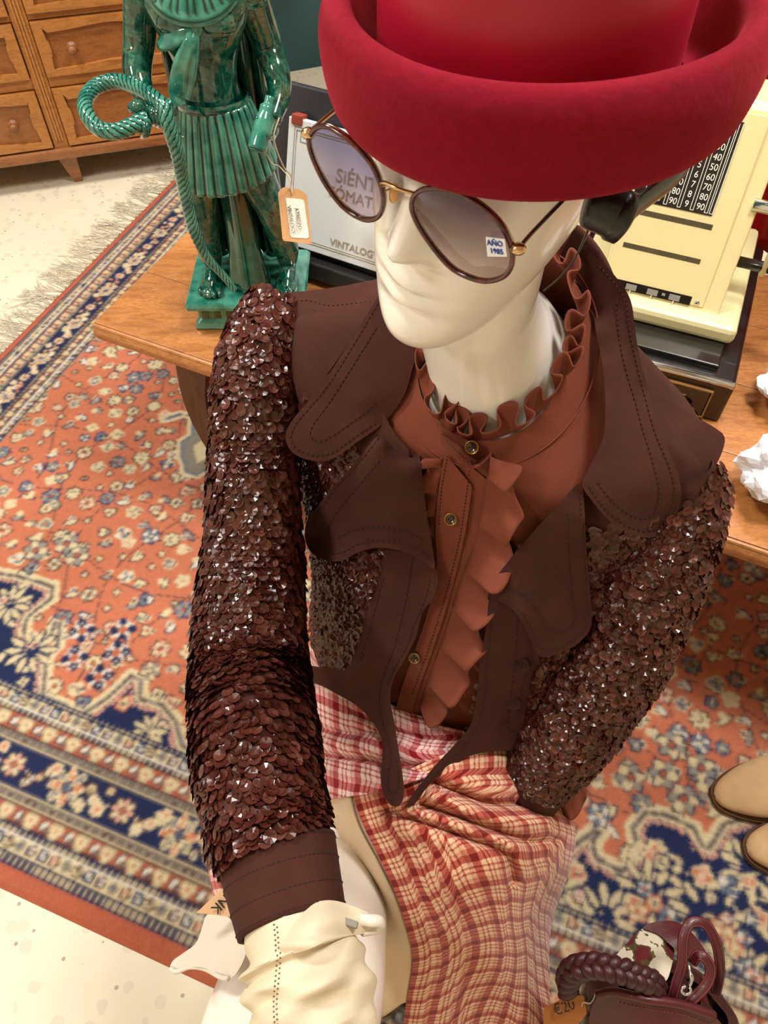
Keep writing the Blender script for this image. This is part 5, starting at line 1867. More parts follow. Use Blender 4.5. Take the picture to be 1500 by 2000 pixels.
cen = np.array([GJ.reshape(-1, 3)[list(f)].mean(0) for f in fcs])
cpx = proj_np(cen)
front = np.array([(Vector(c_) - Vector((OT.x, OT.y, c_[2]))).dot(FT) > -0.02 for c_ in cen])
cut = (pip(cpx[:, :2], opening) | (polydist(cpx[:, :2], opening, True) < 16)) & front & (cpx[:, 1] > 560)
fk = [f for f, c_ in zip(fcs, cut) if not c_]
bo = mesh_obj('bodice', GJ.reshape(-1, 3), fk, M['jacket'], jk)
sm = bo.modifiers.new('cloth', 'SOLIDIFY'); sm.thickness = 0.002; sm.offset = -1
def jd(u, v, off, default=0.8):
    d = bvh_depth(BV_J, u, v)
    return (d if d is not None else default) - off
def auto(pts, off, extra=()):
    return [(u, v, jd(u, v, off)) for u, v in pts] + list(extra)
def lift(ctrl, off):
    out = []
    for u, v, d in ctrl:
        q = bvh_depth(BV_J, u, v)
        if q is not None and LOGD:
            print('CTRL', u, v, round(d, 3), round(q, 3))
        out.append((u, v, d if q is None else min(d, q - off)))
    return out
LOGD = False
# front bands
bandL = [(758, 1062), (738, 1133), (709, 1215), (684, 1298), (640, 1304), (560, 1296), (556, 1322), (618, 1336), (659, 1356), (700, 1381), (730, 1414), (746, 1447), (746, 1484), (744, 1525), (752, 1558), (767, 1575), (783, 1571), (789, 1546), (785, 1505), (777, 1455), (771, 1414), (763, 1372), (767, 1331), (791, 1286), (812, 1244), (825, 1195), (845, 1170), (856, 1133), (848, 1105), (815, 1075)]
cL = auto([(750, 1100), (840, 1110), (720, 1200), (810, 1240), (700, 1290), (770, 1320), (650, 1320)], 0.008, [(760, 1420, 0.885), (768, 1500, 0.86), (765, 1560, 0.85), (785, 1560, 0.85), (740, 1440, 0.888)])
bL, bLf = panel('front_band', bandL, cL, M['jacket'], jk, 0.004, 9)
stitches('stitching', [[(748, 1130), (725, 1215), (702, 1298)], [(806, 1090), (790, 1180), (770, 1260), (745, 1330), (742, 1390), (762, 1470), (757, 1530), (765, 1550), (778, 1535), (775, 1480)], [(840, 1130), (826, 1180), (806, 1225), (795, 1260), (772, 1300), (755, 1340)]], bLf, M['stitch'], jk, 6, 4)
bandR = [(957, 1168), (990, 1150), (1040, 1190), (1062, 1270), (1052, 1290), (1035, 1339), (1025, 1414), (1050, 1440), (1077, 1455), (1110, 1452), (1120, 1462), (1108, 1480), (1086, 1495), (1056, 1497), (1035, 1480), (994, 1466), (932, 1472), (891, 1492), (841, 1530), (812, 1568), (794, 1577), (800, 1560), (816, 1538), (849, 1496), (891, 1451), (920, 1414), (932, 1356), (936, 1306), (944, 1257), (951, 1215)]
cR = auto([(980, 1170), (1040, 1220), (960, 1250), (1030, 1300), (940, 1350), (1020, 1380), (935, 1400), (1020, 1430)], 0.008, [(880, 1470, 0.875), (900, 1480, 0.88), (850, 1510, 0.862), (800, 1572, 0.848), (815, 1550, 0.852), (1056, 1470, 0.935), (1110, 1465, 0.97)])
bR, bRf = panel('front_band', bandR, cR, M['jacket'], jk, 0.004, 9)
stitches('stitching', [[(965, 1185), (957, 1250), (950, 1310), (945, 1370), (930, 1425), (895, 1470), (850, 1515), (812, 1560)], [(1012, 1190), (1005, 1300), (992, 1400), (1000, 1428), (1040, 1440)], [(1040, 1290), (1020, 1340), (1012, 1400)]], bRf, M['stitch'], jk, 6, 4)
for u, v in ((1021, 1298), (1004, 1374)):
    button(u, v, float(bRf[0](np.array([[u, v]]))[0]) - 0.003, 0.0078, jk, 'jacket_lining', False)
# lapels
lapL = [(793, 748), (781, 789), (743, 841), (706, 886), (676, 923), (646, 957), (616, 994), (598, 1022), (596, 1054), (609, 1080), (639, 1095), (668, 1095), (697, 1080), (728, 1071), (758, 1071), (792, 1079), (825, 1095), (849, 1112), (843, 1060), (833, 1000), (821, 900), (803, 800)]
cL = auto([(800, 800), (822, 900), (840, 1000), (846, 1090)], 0.010, auto([(743, 860), (690, 930), (640, 1000), (620, 1050), (660, 1080), (760, 1060), (740, 960)], 0.024))
lL, lLf = panel('lapel', lapL, cL, M['jacket'], jk, 0.004, 9)
stitches('stitching', [[(770, 815), (730, 868), (690, 916), (655, 955), (622, 1000), (612, 1030), (618, 1062), (642, 1080), (668, 1078), (700, 1062), (740, 1054), (780, 1058), (820, 1075), (842, 1092)], [(740, 900), (690, 960), (650, 1012), (640, 1040), (655, 1052), (690, 1035), (735, 1028), (785, 1035), (825, 1055)]], lLf, M['stitch'], jk, 6, 4)
lapR = [(1134, 945), (1141, 985), (1144, 1050), (1149, 1120), (1156, 1204), (1148, 1237), (1116, 1265), (1069, 1283), (1050, 1277), (1032, 1241), (1009, 1199), (981, 1176), (953, 1166), (968, 1130), (985, 1106), (1036, 1045), (1083, 994), (1116, 957)]
cR = auto([(1000, 1090), (1060, 1020), (1120, 960), (965, 1160)], 0.010, auto([(1140, 1020), (1145, 1120), (1148, 1215), (1069, 1272), (1080, 1150), (1020, 1200)], 0.024))
lR, lRf = panel('lapel', lapR, cR, M['jacket'], jk, 0.004, 9)
stitches('stitching', [[(1134, 960), (1138, 1050), (1143, 1130), (1148, 1205), (1142, 1230), (1112, 1255), (1070, 1272), (1056, 1266), (1036, 1228), (1012, 1190), (970, 1168)], [(1108, 1000), (1110, 1080), (1118, 1170), (1126, 1200), (1114, 1224), (1082, 1232), (1058, 1205), (1030, 1168), (990, 1145)]], lRf, M['stitch'], jk, 6, 4)
# big rounded collar leaves
colL = [(741, 552), (739, 577), (698, 643), (639, 736), (601, 785), (572, 819), (558, 848), (564, 875), (586, 893), (624, 901), (657, 893), (698, 863), (736, 837), (766, 807), (792, 765), (812, 700), (840, 650), (830, 600), (790, 545)]
cL = [(741, 552, 0.70), (739, 577, 0.70), (698, 643, 0.722), (639, 736, 0.752), (601, 785, 0.765), (560, 850, 0.752), (590, 890, 0.75), (624, 900, 0.745), (698, 863, 0.745), (766, 807, 0.715), (792, 765, 0.70), (812, 700, 0.69), (840, 650, 0.685), (830, 600, 0.672), (790, 545, 0.675), (700, 780, 0.733)]
cL = lift(cL, 0.016)
kL, kLf = panel('collar_leaf', colL, cL, M['jacket'], jk, 0.004, 9)
stitches('stitching', [[(738, 592), (704, 650), (646, 744), (608, 792), (580, 824), (568, 850), (573, 870), (590, 883), (622, 889), (654, 881), (694, 852), (735, 824)], [(735, 640), (690, 712), (640, 790), (612, 828), (606, 850), (622, 862), (650, 850), (700, 815), (740, 780)]], kLf, M['stitch'], jk, 6, 4)
colR = [(1133, 486), (1175, 511), (1210, 550), (1232, 587), (1240, 640), (1248, 690), (1266, 761), (1289, 840), (1317, 905), (1331, 961), (1321, 1008), (1298, 1041), (1265, 1050), (1228, 1041), (1190, 1017), (1158, 980), (1137, 947), (1150, 915), (1177, 859), (1182, 793), (1177, 714), (1164, 650), (1158, 607), (1132, 560), (1104, 505)]
cR = [(1133, 486, 0.655), (1175, 511, 0.65), (1210, 550, 0.645), (1240, 620, 0.65), (1248, 690, 0.66), (1266, 761, 0.667), (1289, 840, 0.675), (1331, 961, 0.695), (1298, 1041, 0.705), (1228, 1041, 0.70), (1158, 980, 0.685), (1137, 947, 0.68), (1177, 859, 0.665), (1182, 793, 0.66), (1177, 714, 0.655), (1164, 650, 0.665), (1158, 607, 0.675), (1132, 560, 0.68), (1104, 505, 0.69), (1220, 860, 0.665), (1250, 960, 0.682)]
cR = lift(cR, 0.019)
kR, kRf = panel('collar_leaf', colR, cR, M['jacket'], jk, 0.004, 9)
stitches('stitching', [[(1170, 520), (1202, 556), (1222, 592), (1231, 650), (1240, 695), (1257, 764), (1280, 845), (1306, 908), (1319, 960), (1311, 1001), (1292, 1029), (1264, 1037), (1232, 1029), (1197, 1006), (1168, 974), (1149, 945)], [(1203, 600), (1210, 660), (1222, 720), (1240, 780), (1256, 840), (1275, 900), (1288, 960), (1280, 1000), (1258, 1012), (1225, 1000), (1190, 970), (1163, 935)]], kRf, M['stitch'], jk, 6, 4)
# rear of the collar standing round the neck
V = []
nth, nr = 60, 8
for i in range(nr):
    q = i / (nr - 1)
    for j in range(nth):
        th = math.radians(120 + 130 * j / (nth - 1))
        V.append(ringpt(th, 0.012 + 0.004 * q, -0.02 + 0.034 * q, r2))
o = mesh_obj('collar_stand', V, grid_faces(nr, nth), M['jacket'], jk)
sm = o.modifiers.new('cloth', 'SOLIDIFY'); sm.thickness = 0.003

# ---- sleeves
def sleeve_path(pts, rads, n):
    P = catmull([tuple(p) for p in pts], n)
    Rr = catmull([(r,) for r in rads], n)[:, 0]
    return P, Rr
slR = [(545, 590, 0.785), (516, 668, 0.782), (500, 780, 0.79), (498, 900, 0.80), (492, 1100, 0.80), (487, 1300, 0.77), (498, 1450, 0.70), (519, 1590, 0.665), (541, 1668, 0.648)]
slRr = [0.026, 0.037, 0.0415, 0.0425, 0.0485, 0.0545, 0.0530, 0.0500, 0.0455]
PR, RR = sleeve_path([at(*p) for p in slR], slRr, 120)
slL = [tors(0.180, -0.005, -0.530), tors(0.195, 0.0, -0.565), tors(0.198, 0.02, -0.62), tors(0.20, 0.07, -0.74), tors(0.185, 0.12, -0.85), tors(0.167, 0.155, -0.93)]
slLr = [0.026, 0.036, 0.042, 0.045, 0.043, 0.038]
PL, RL = sleeve_path(slL, slLr, 110)
def sleeve_surface(P, Rr, seg, wr):
    Pn, T_, N_, B_ = frames(P)
    S = np.zeros((len(P), seg, 3)); Nn = np.zeros_like(S)
    for i in range(len(P)):
        for j in range(seg):
            a = 2 * PI * j / seg
            d = N_[i] * math.cos(a) + B_[i] * math.sin(a)
            w_ = 1 + wr * math.sin(i * 0.33 + 2 * math.sin(a)) * math.sin(a * 2 + i * 0.05)
            S[i, j] = P[i] + d * Rr[i] * w_; Nn[i, j] = d
    return S, Nn, T_
SR, NR, TRr = sleeve_surface(PR, RR, 64, 0.035)
SL_, NL, TLl = sleeve_surface(PL, RL, 64, 0.03)
slvR = mesh_obj('sleeve', SR.reshape(-1, 3), grid_faces(120, 64, False, True), M['jacket'], jk)
slvL = mesh_obj('sleeve', SL_.reshape(-1, 3), grid_faces(110, 64, False, True), M['jacket'], jk)
# cuffs
def cuff(c0, c1, r0, r1, flare, name='cuff'):
    a = (c1 - c0).normalized()
    s1 = a.cross(FWD).normalized(); s2 = a.cross(s1)
    V = []; seg = 64; n = 14
    for i in range(n):
        q = i / (n - 1)
        for j in range(seg):
            th = 2 * PI * j / seg
            r = r0 + (r1 - r0) * q
            V.append(c0.lerp(c1, q) + (s1 * math.cos(th) + s2 * math.sin(th) * 0.92) * r)
    o = mesh_obj(name, V, grid_faces(n, seg, False, True), M['jacket'], jk)
    sm = o.modifiers.new('cloth', 'SOLIDIFY'); sm.thickness = 0.004; sm.offset = 0
    mb = MB()
    for q in (0.06, 0.34, 0.68, 0.94):
        for j in range(0, 72):
            th0 = 2 * PI * j / 72; th1 = th0 + 2 * PI / 72 * 0.6
            r = r0 + (r1 - r0) * q + 0.0022
            c_ = c0.lerp(c1, q)
            V2, F2, A = tube([c_ + (s1 * math.cos(t_) + s2 * math.sin(t_) * 0.92) * r for t_ in (th0, (th0 + th1) / 2, th1)], 0.0005, 4)
            mb.add(V2, F2)
    mb.build('stitching', M['stitch'], o, kind='stuff')
    return o
cuff(at(541, 1662, 0.650), at(571, 1806, 0.618), 0.0475, 0.0415, 0)
cuff(Vector(PL[-1]) + Vector(TLl[-1]) * -0.012, Vector(PL[-1]) + Vector(TLl[-1]) * 0.030, 0.041, 0.040, 0)

# ---- shoulder yokes
yL = [(742, 548), (640, 563), (560, 574), (545, 590), (556, 640), (562, 706), (566, 781), (574, 812), (640, 730), (735, 590), (760, 560)]
cY = [(742, 548, 0.735), (640, 565, 0.765), (555, 580, 0.775), (560, 640, 0.772), (562, 706, 0.785), (570, 800, 0.80), (640, 730, 0.775), (735, 590, 0.73), (640, 640, 0.752)]
cY = [(u, v, jd(u, v, 0.004, d)) for u, v, d in cY]
yo, yf = panel('shoulder_yoke', yL, cY, M['jacket'], jk, 0.003, 9)
stitches('stitching', [[(552, 592), (600, 586), (640, 596), (690, 592), (728, 588)], [(568, 782), (600, 785)]], yf, M['stitch'], jk, 5, 4)
yR = [(1250, 735), (1275, 765), (1310, 787), (1360, 815), (1400, 838), (1416, 858), (1402, 902), (1370, 950), (1325, 1000), (1300, 940), (1270, 800), (1250, 760)]
cY = [(1250, 740, 0.70), (1300, 785, 0.70), (1360, 815, 0.695), (1414, 855, 0.69), (1400, 915, 0.69), (1325, 1000, 0.712), (1300, 940, 0.705), (1270, 800, 0.695), (1340, 860, 0.685)]
cY = [(u, v, jd(u, v, 0.004, d)) for u, v, d in cY]
panel('shoulder_yoke', yR, cY, M['jacket'], jk, 0.003, 9)

# ---- sequins
seqV = np.array([(0, 0, -0.0009)] + [(math.cos(2 * PI * k / 10), math.sin(2 * PI * k / 10), 0) for k in range(10)])
SR_ = 0.0056
seqV[:, :2] *= SR_
seqV[1:, 2] = 0.0006
seqF = [(0, 1 + k, 1 + (k + 1) % 10) for k in range(10)]
def orient(p, nrm, down, tilt, roll, spin):
    y = down - nrm * np.dot(down, nrm)
    y /= np.linalg.norm(y) + 1e-9
    x = np.cross(y, nrm)
    ct, st_ = math.cos(tilt), math.sin(tilt)
    y2 = y * ct + nrm * st_; n2 = nrm * ct - y * st_
    cr, sr = math.cos(roll), math.sin(roll)
    x3 = x * cr + n2 * sr; n3_ = n2 * cr - x * sr
    cs, ss = math.cos(spin), math.sin(spin)
    return np.stack([x3 * cs + y2 * ss, -x3 * ss + y2 * cs, n3_], 1)     # columns
def sample_sleeve(S, Nn, T_, step_i, step_a, i0=2, i1=None):
    out = []
    n, seg, _ = S.shape
    cum = np.concatenate([[0], np.cumsum(np.linalg.norm(np.diff(S.mean(1), axis=0), axis=1))])
    L = cum[-1]
    rows_ = int(L / step_i)
    for r_ in range(rows_):
        s = (r_ + 0.5) / rows_ * L
        fi = np.interp(s, cum, np.arange(n)); i = int(fi)
        if i >= n - 1:
            continue
        rad_ = np.linalg.norm(S[i, 0] - S[i].mean(0))
        m = max(6, int(2 * PI * rad_ / step_a))
        for k in range(m):
            a = (k + 0.5 * (r_ % 2) + random.uniform(-0.3, 0.3)) / m * seg
            j = int(a) % seg
            ii = min(n - 2, max(0, int(fi + random.uniform(-0.8, 0.8))))
            out.append((S[ii, j] + (S[ii, (j + 1) % seg] - S[ii, j]) * (a - int(a)), Nn[ii, j], T_[ii]))
    return out
smp = sample_sleeve(SR, NR, TRr, 0.0052, 0.0064)
cuffguard = [(425, 1708), (470, 1680), (560, 1650), (660, 1630), (720, 1900), (440, 1900)]
prs = []
cnp = np.array(CAMP)
for p, n_, d in smp:
    tl = random.gauss(0.26, 0.13); rl = random.gauss(0, 0.14)
    M3 = orient(p, n_, d, tl, rl, random.random() * 6)
    prs.append((p + n_ * (0.0018 + random.random() * 0.0025), M3, n_))
scores = []
for k, (p, M3, n_) in enumerate(prs):
    v_ = cnp - p
    fac = np.dot(v_ / np.linalg.norm(v_), n_)
    u_, w_, d_ = proj(p)
    scores.append(((d_ - 0.25 * max(0, fac)) if fac > 0.35 and 380 < u_ < 640 and w_ < 1640 else 99, k))
best = set(k for _, k in sorted(scores)[:300])
seqmesh = None
allV, allF = [], []
for k, (p, M3, n_) in enumerate(prs):
    if k in best:
        if seqmesh is None:
            seqmesh = bpy.data.meshes.new('sequin')
            seqmesh.from_pydata(seqV.tolist(), [], seqF)
            seqmesh.materials.append(M['sequin'])
        o = bpy.data.objects.new('sequin', seqmesh)
        COL.objects.link(o)
        o.parent = slvR
        mm = Matrix.Identity(4)
        for a in range(3):
            for b in range(3):
                mm[a][b] = M3[a][b]
            mm[a][3] = p[a]
        o.matrix_local = mm
    else:
        allV.append(seqV @ M3.T + p)
def cloud(name, lst, parent):
    V = np.vstack(lst)
    Fq = np.array(seqF)
    F_ = (Fq[None] + (np.arange(len(lst)) * 11)[:, None, None]).reshape(-1, 3)
    return mesh_obj(name, V, F_.tolist(), M['sequin'], parent, smooth=False, kind='stuff')
cloud('sequin_field', allV, slvR)
# far sleeve
lst = []
for p, n_, d in sample_sleeve(SL_, NL, TLl, 0.0047, 0.0056):
    u_, w_, d_ = proj(p)
    if pip(np.array([[u_, w_]]), yR)[0]:
        continue
    M3 = orient(p, n_, d, random.gauss(0.40, 0.22), random.gauss(0, 0.25), 0)
    lst.append(seqV * 0.8 @ M3.T + p + n_ * (0.002 + random.random() * 0.003))
cloud('sequin_field', lst, slvL)
# bodice panels: everything below the yokes that is not band, lapel, collar, hem
lst = []
excl = [bandL, bandR, opening, yL, yR]
P_ = GJ.reshape(-1, 3)
for i in range(26, nJ - 2):
    circ = np.linalg.norm(GJ[i] - np.roll(GJ[i], 1, 0), axis=1).sum()
    hgt = np.linalg.norm(GJ[i + 1, 0] - GJ[i, 0])
    m = int(circ / 0.0056 * min(2.0, hgt / 0.0047) + 0.5)
    if m < 3:
        continue
    A_ = (np.arange(m) + rng.uniform(0, 0.9, m)) / m * sJ
    J_ = A_.astype(int) % sJ; fr_ = A_ - A_.astype(int)
    Pp = GJ[i, J_] * (1 - fr_[:, None]) + GJ[i, (J_ + 1) % sJ] * fr_[:, None]
    tu = GJ[i, (J_ + 1) % sJ] - GJ[i, J_]; tv = GJ[i + 1, J_] - GJ[i, J_]
    Nn = np.cross(tv, tu); Nn /= np.linalg.norm(Nn, axis=1)[:, None] + 1e-9
    cxy = np.array([OT.x, OT.y]) + np.array([FT.x, FT.y]) * 0.03
    flip = ((Pp[:, :2] - cxy) * Nn[:, :2]).sum(1) < 0
    Nn[flip] *= -1
    pxs = proj_np(Pp)
    facing = ((cnp - Pp) * Nn).sum(1) > 0
    bad = np.zeros(m, bool)
    for e in excl:
        bad |= pip(pxs[:, :2], e) & facing
    bad |= Pp[:, 2] < HC - 0.885
    for k in range(m):
        if bad[k]:
            continue
        M3 = orient(Pp[k], Nn[k], tv[k] / (np.linalg.norm(tv[k]) + 1e-9), random.gauss(0.34, 0.18), random.gauss(0, 0.2), 0)
        lst.append(seqV * 0.8 @ M3.T + Pp[k] + Nn[k] * (0.002 + random.random() * 0.003))
cloud('sequin_field', lst, bo)
# ================================================================== SKIRT
sk = thing('plaid_skirt', 'red and cream plaid wool wrap skirt draped over the seated mannequin', 'skirt', tors(0.05, 0.2, -HC + 0.007))
# hip section, closed round the body
hr = [(-0.875, 0, 0.155, 0.172, -0.05, 0), (-0.93, 0, 0.168, 0.178, -0.065, 0), (-0.99, 0, 0.178, 0.180, -0.075, 0), (-1.05, 0, 0.182, 0.176, -0.08, 0), (-1.078, 0, 0.184, 0.17, -0.08, 0)]
GH = torso_grid(hr, 24, 96)
du_ = np.cumsum(np.linalg.norm(np.diff(GH, axis=1, append=GH[:, :1]), axis=2), 1)
uv = np.stack([du_, np.repeat((HC - GH[:, :1, 2]), 96, 1)], 2).reshape(-1, 2)
mesh_obj('hip_section', GH.reshape(-1, 3), grid_faces(24, 96, False, True), M['plaid_pink'], sk, uv=uv)
def dispA(UV):
    return (crease(UV, [(600, 1478), (690, 1480), (780, 1495), (860, 1500)], 0.012, 9) + crease(UV, [(600, 1420), (680, 1432), (770, 1430), (880, 1450)], 0.008, 9)
            - crease(UV, [(600, 1450), (690, 1458), (780, 1465)], 0.008, 16) - crease(UV, [(600, 1520), (690, 1515), (780, 1520)], 0.006, 20) + crease(UV, [(690, 1390), (800, 1440), (900, 1470)], 0.005, 8))
sheet('waist_wrap', [[(560, 1280, 1.0), (650, 1325, 0.965), (740, 1365, 0.935), (830, 1400, 0.92), (960, 1400, 0.95)],
                     [(572, 1400, 0.985), (650, 1425, 0.94), (740, 1445, 0.90), (830, 1462, 0.89), (980, 1450, 0.94)],
                     [(585, 1500, 0.975), (660, 1505, 0.92), (745, 1512, 0.882), (840, 1500, 0.882), (980, 1480, 0.94)],
                     [(590, 1572, 0.965), (665, 1558, 0.905), (750, 1545, 0.868), (850, 1515, 0.872), (985, 1500, 0.945)]], 90, 110, M['plaid_pink'], sk, 0.003, dispA)
def dispB(UV):
    d = crease(UV, [(850, 1530), (905, 1552), (960, 1570), (1060, 1566)], 0.016, 9)
    d = d + crease(UV, [(822, 1572), (880, 1590), (950, 1616), (1030, 1642), (1090, 1640)], 0.017, 10)
    d = d + crease(UV, [(760, 1585), (840, 1610), (920, 1640), (985, 1665), (1000, 1720)], 0.014, 10)
    d = d - crease(UV, [(850, 1555), (930, 1590), (1020, 1605), (1085, 1600)], 0.013, 16)
    d = d - crease(UV, [(800, 1585), (900, 1615), (1000, 1655), (1020, 1690)], 0.010, 14)
    d = d - crease(UV, [(880, 1510), (970, 1540), (1040, 1530)], 0.010, 22)
    d = d - crease(UV, [(760, 1610), (860, 1640), (940, 1670), (960, 1720)], 0.006, 20)
    d = d + 0.012 * np.sin((UV[:, 0] * 0.9 - (UV[:, 1] - 1700) * 0.25) * 0.035) * np.clip((UV[:, 1] - 1740) / 120, 0, 1)
    return d
rowsB = [[(686, 1535, 0.915), (770, 1515, 0.885), (880, 1470, 0.89), (980, 1455, 0.93), (1045, 1470, 1.0), (1060, 1485, 1.08), (1062, 1495, 1.15)],
         [(706, 1600, 0.90), (790, 1570, 0.868), (890, 1545, 0.868), (990, 1545, 0.90), (1065, 1545, 0.97), (1088, 1560, 1.06), (1090, 1580, 1.15)],
         [(742, 1675, 0.885), (820, 1650, 0.852), (905, 1635, 0.846), (1000, 1630, 0.872), (1085, 1612, 0.94), (1118, 1615, 1.04), (1118, 1640, 1.14)],
         [(772, 1740, 0.88), (840, 1725, 0.848), (915, 1712, 0.842), (1000, 1705, 0.872), (1080, 1680, 0.95), (1112, 1680, 1.04), (1110, 1700, 1.14)],
         [(795, 1815, 0.90), (858, 1800, 0.872), (925, 1790, 0.872), (990, 1785, 0.91), (1045, 1770, 0.985), (1074, 1765, 1.06), (1080, 1790, 1.14)],
         [(806, 1875, 0.945), (865, 1870, 0.92), (930, 1865, 0.925), (985, 1860, 0.96), (1035, 1840, 1.02), (1062, 1830, 1.08), (1072, 1850, 1.14)],
         [(796, 1945, 1.0), (865, 1945, 0.98), (930, 1945, 0.99), (985, 1940, 1.02), (1035, 1925, 1.06), (1064, 1915, 1.10), (1080, 1930, 1.13)],
         [(786, 2010, 1.04), (865, 2015, 1.03), (930, 2020, 1.04), (990, 2018, 1.06), (1042, 2005, 1.085), (1076, 1995, 1.10), (1092, 2005, 1.105)]]
sheet('skirt_front', rowsB, 230, 200, M['plaid'], sk, 0.003, dispB)
# beige lining showing at the slit
sheet('lining', [[(610, 1560, 1.03), (640, 1552, 1.0), (672, 1540, 0.93), (690, 1545, 0.925), (712, 1540, 0.92)], [(610, 1640, 1.05), (650, 1622, 1.01), (688, 1605, 0.92), (708, 1612, 0.91), (740, 1600, 0.91)], [(630, 1720, 1.06), (680, 1698, 1.01), (726, 1680, 0.905), (745, 1683, 0.895), (775, 1675, 0.895)], [(650, 1790, 1.07), (705, 1765, 1.02), (756, 1745, 0.90), (776, 1748, 0.89), (800, 1740, 0.89)],
                 [(670, 1870, 1.08), (730, 1842, 1.03), (782, 1820, 0.92), (799, 1820, 0.91), (830, 1815, 0.915)], [(690, 1940, 1.09), (745, 1910, 1.05), (795, 1880, 0.96), (809, 1880, 0.955), (840, 1875, 0.96)], [(700, 2010, 1.10), (750, 1985, 1.08), (786, 1960, 1.01), (799, 1958, 1.01), (830, 1955, 1.02)]], 60, 40, M['lining'], sk, 0.0015)
# tail of the skirt on the other side, seen as a sliver under the cuff
sheet('skirt_tail', [[(408, 1680, 0.90), (418, 1676, 0.88), (432, 1680, 0.89)], [(412, 1720, 0.90), (422, 1716, 0.88), (438, 1720, 0.89)], [(424, 1762, 0.90), (436, 1758, 0.88), (455, 1760, 0.89)], [(445, 1800, 0.92), (470, 1800, 0.90), (500, 1800, 0.90)]], 24, 14, M['plaid_pink'], sk, 0.003)

# ================================================================== GLOVE
gv = thing('leather_glove', 'slouchy cream leather glove with perforated seam on the forward hand', 'glove', at(600, 1990, 0.64))
gpath = [(566, 1780, 0.625), (574, 1815, 0.615), (585, 1848, 0.610), (595, 1880, 0.605), (603, 1920, 0.600), (610, 1965, 0.595), (614, 2010, 0.592), (612, 2060, 0.595), (600, 2110, 0.605)]
P = catmull([tuple(at(*p)) for p in gpath], 150)
rad = np.interp(np.linspace(0, 1, 150), [0, .10, .20, .27, .32, .42, .55, .68, .8, .9, 1], [0.036, 0.038, 0.0405, 0.0455, 0.041, 0.0475, 0.0485, 0.046, 0.040, 0.037, 0.034])
gd = rng.uniform(0, 6, 12)
def glmod(s, a):
    k = 1.0
    k += 0.07 * math.sin(3 * a + gd[0] + 10 * s) * math.sin(s * 24 + gd[1]) + 0.05 * math.sin(5 * a + gd[2] - 16 * s) * math.sin(s * 15 + gd[3])
    k += 0.05 * math.sin(2 * a + gd[4]) * math.sin(s * 34 + 2 * math.sin(a + gd[5]))
    return (1 + (k - 1) * min(1, max(0, (s - 0.08) * 6)), 0)
mb = MB(); tube_mb(mb, P, rad, 72, True, glmod)
# palm and fingers lying over the knee, mostly below the picture
pc = at(592, 2120, 0.612)
hdir = (at(560, 2230, 0.665) - at(600, 2110, 0.605)).normalized()
sdir = hdir.cross(Z3).normalized()
Vv, Ff = ellipsoid(pc + hdir * 0.03, (0.042, 0.048, 0.018), Matrix((sdir, hdir, sdir.cross(hdir))).transposed(), 20, 12); mb.add(Vv, Ff)
for k in range(4):
    b0 = pc + hdir * 0.065 + sdir * (-0.030 + 0.020 * k)
    ln = (0.055, 0.070, 0.074, 0.064)[k]
    Pq = catmull([tuple(b0), tuple(b0 + hdir * ln * 0.5 + Z3 * 0.004), tuple(b0 + hdir * ln - Z3 * 0.02)], 14)
    tube_mb(mb, Pq, np.linspace(0.0105, 0.008, 14), 12)
b0 = pc + hdir * 0.02 + sdir * 0.036
Pq = catmull([tuple(b0), tuple(b0 + sdir * 0.022 + hdir * 0.02), tuple(b0 + sdir * 0.026 + hdir * 0.05 - Z3 * 0.006)], 14)
tube_mb(mb, Pq, np.linspace(0.012, 0.009, 14), 12)
go = mb.build('glove_body', M['glove'], gv)
BVG = BVHTree.FromPolygons([tuple(v) for v in mb.v], mb.f)
# perforations down the seam
mbp = MB()
for side, n0 in ((0, 0), (1, 1)):
    for k in range(20):
        v = 1806 + k * 10 + (side % 2) * 5
        u = 535 + side * 6 + 3.5 * math.sin(k * 0.3) + (3 if v > 1860 else 0)
        d = bvh_depth(BVG, u, v)
        if d is None:
            continue
        p = at(u, v, d - 0.0004)
        V2, F2 = ellipsoid(p, (0.00075, 0.00075, 0.00055), None, 6, 4); mbp.add(V2, F2)
mbp.build('perforated_seam', M['perforation'], gv, kind='stuff')
# folded cuff ring of the glove with rolled tab
sheet('cuff_fold', [[(500, 1815, 0.606), (560, 1792, 0.598), (630, 1762, 0.598), (690, 1772, 0.608), (744, 1800, 0.617)], [(506, 1850, 0.590), (570, 1824, 0.578), (640, 1796, 0.580), (700, 1798, 0.602), (746, 1806, 0.613)],
                    [(512, 1876, 0.578), (580, 1860, 0.570), (645, 1838, 0.574), (700, 1824, 0.602), (738, 1815, 0.617)]], 40, 70, M['glove'], gv, 0.003, lambda UV: 0.003 * np.sin(UV[:, 0] * 0.05) - 0.004 * np.exp(-((UV[:, 1] - 1845) / 12) ** 2))
Pq = [at(692, 1795, 0.605), at(718, 1798, 0.602), (at(738, 1799, 0.605)), at(744, 1805, 0.61), at(734, 1813, 0.612), at(706, 1818, 0.606)]
mb = MB(); tube_mb(mb, catmull([tuple(p) for p in Pq], 30), 0.0034, 10, flat=1.4); mb.build('rolled_tab', M['flap'], gv)
p0 = at(684, 1803, 0.592)
V, Fc = box(p0, (0.012, 0.005, 0.004), Matrix.Rotation(-0.3, 3, 'Z'), 0.001)
mesh_obj('woven_label', V, Fc, M['grey_ink'], gv, smooth=False)
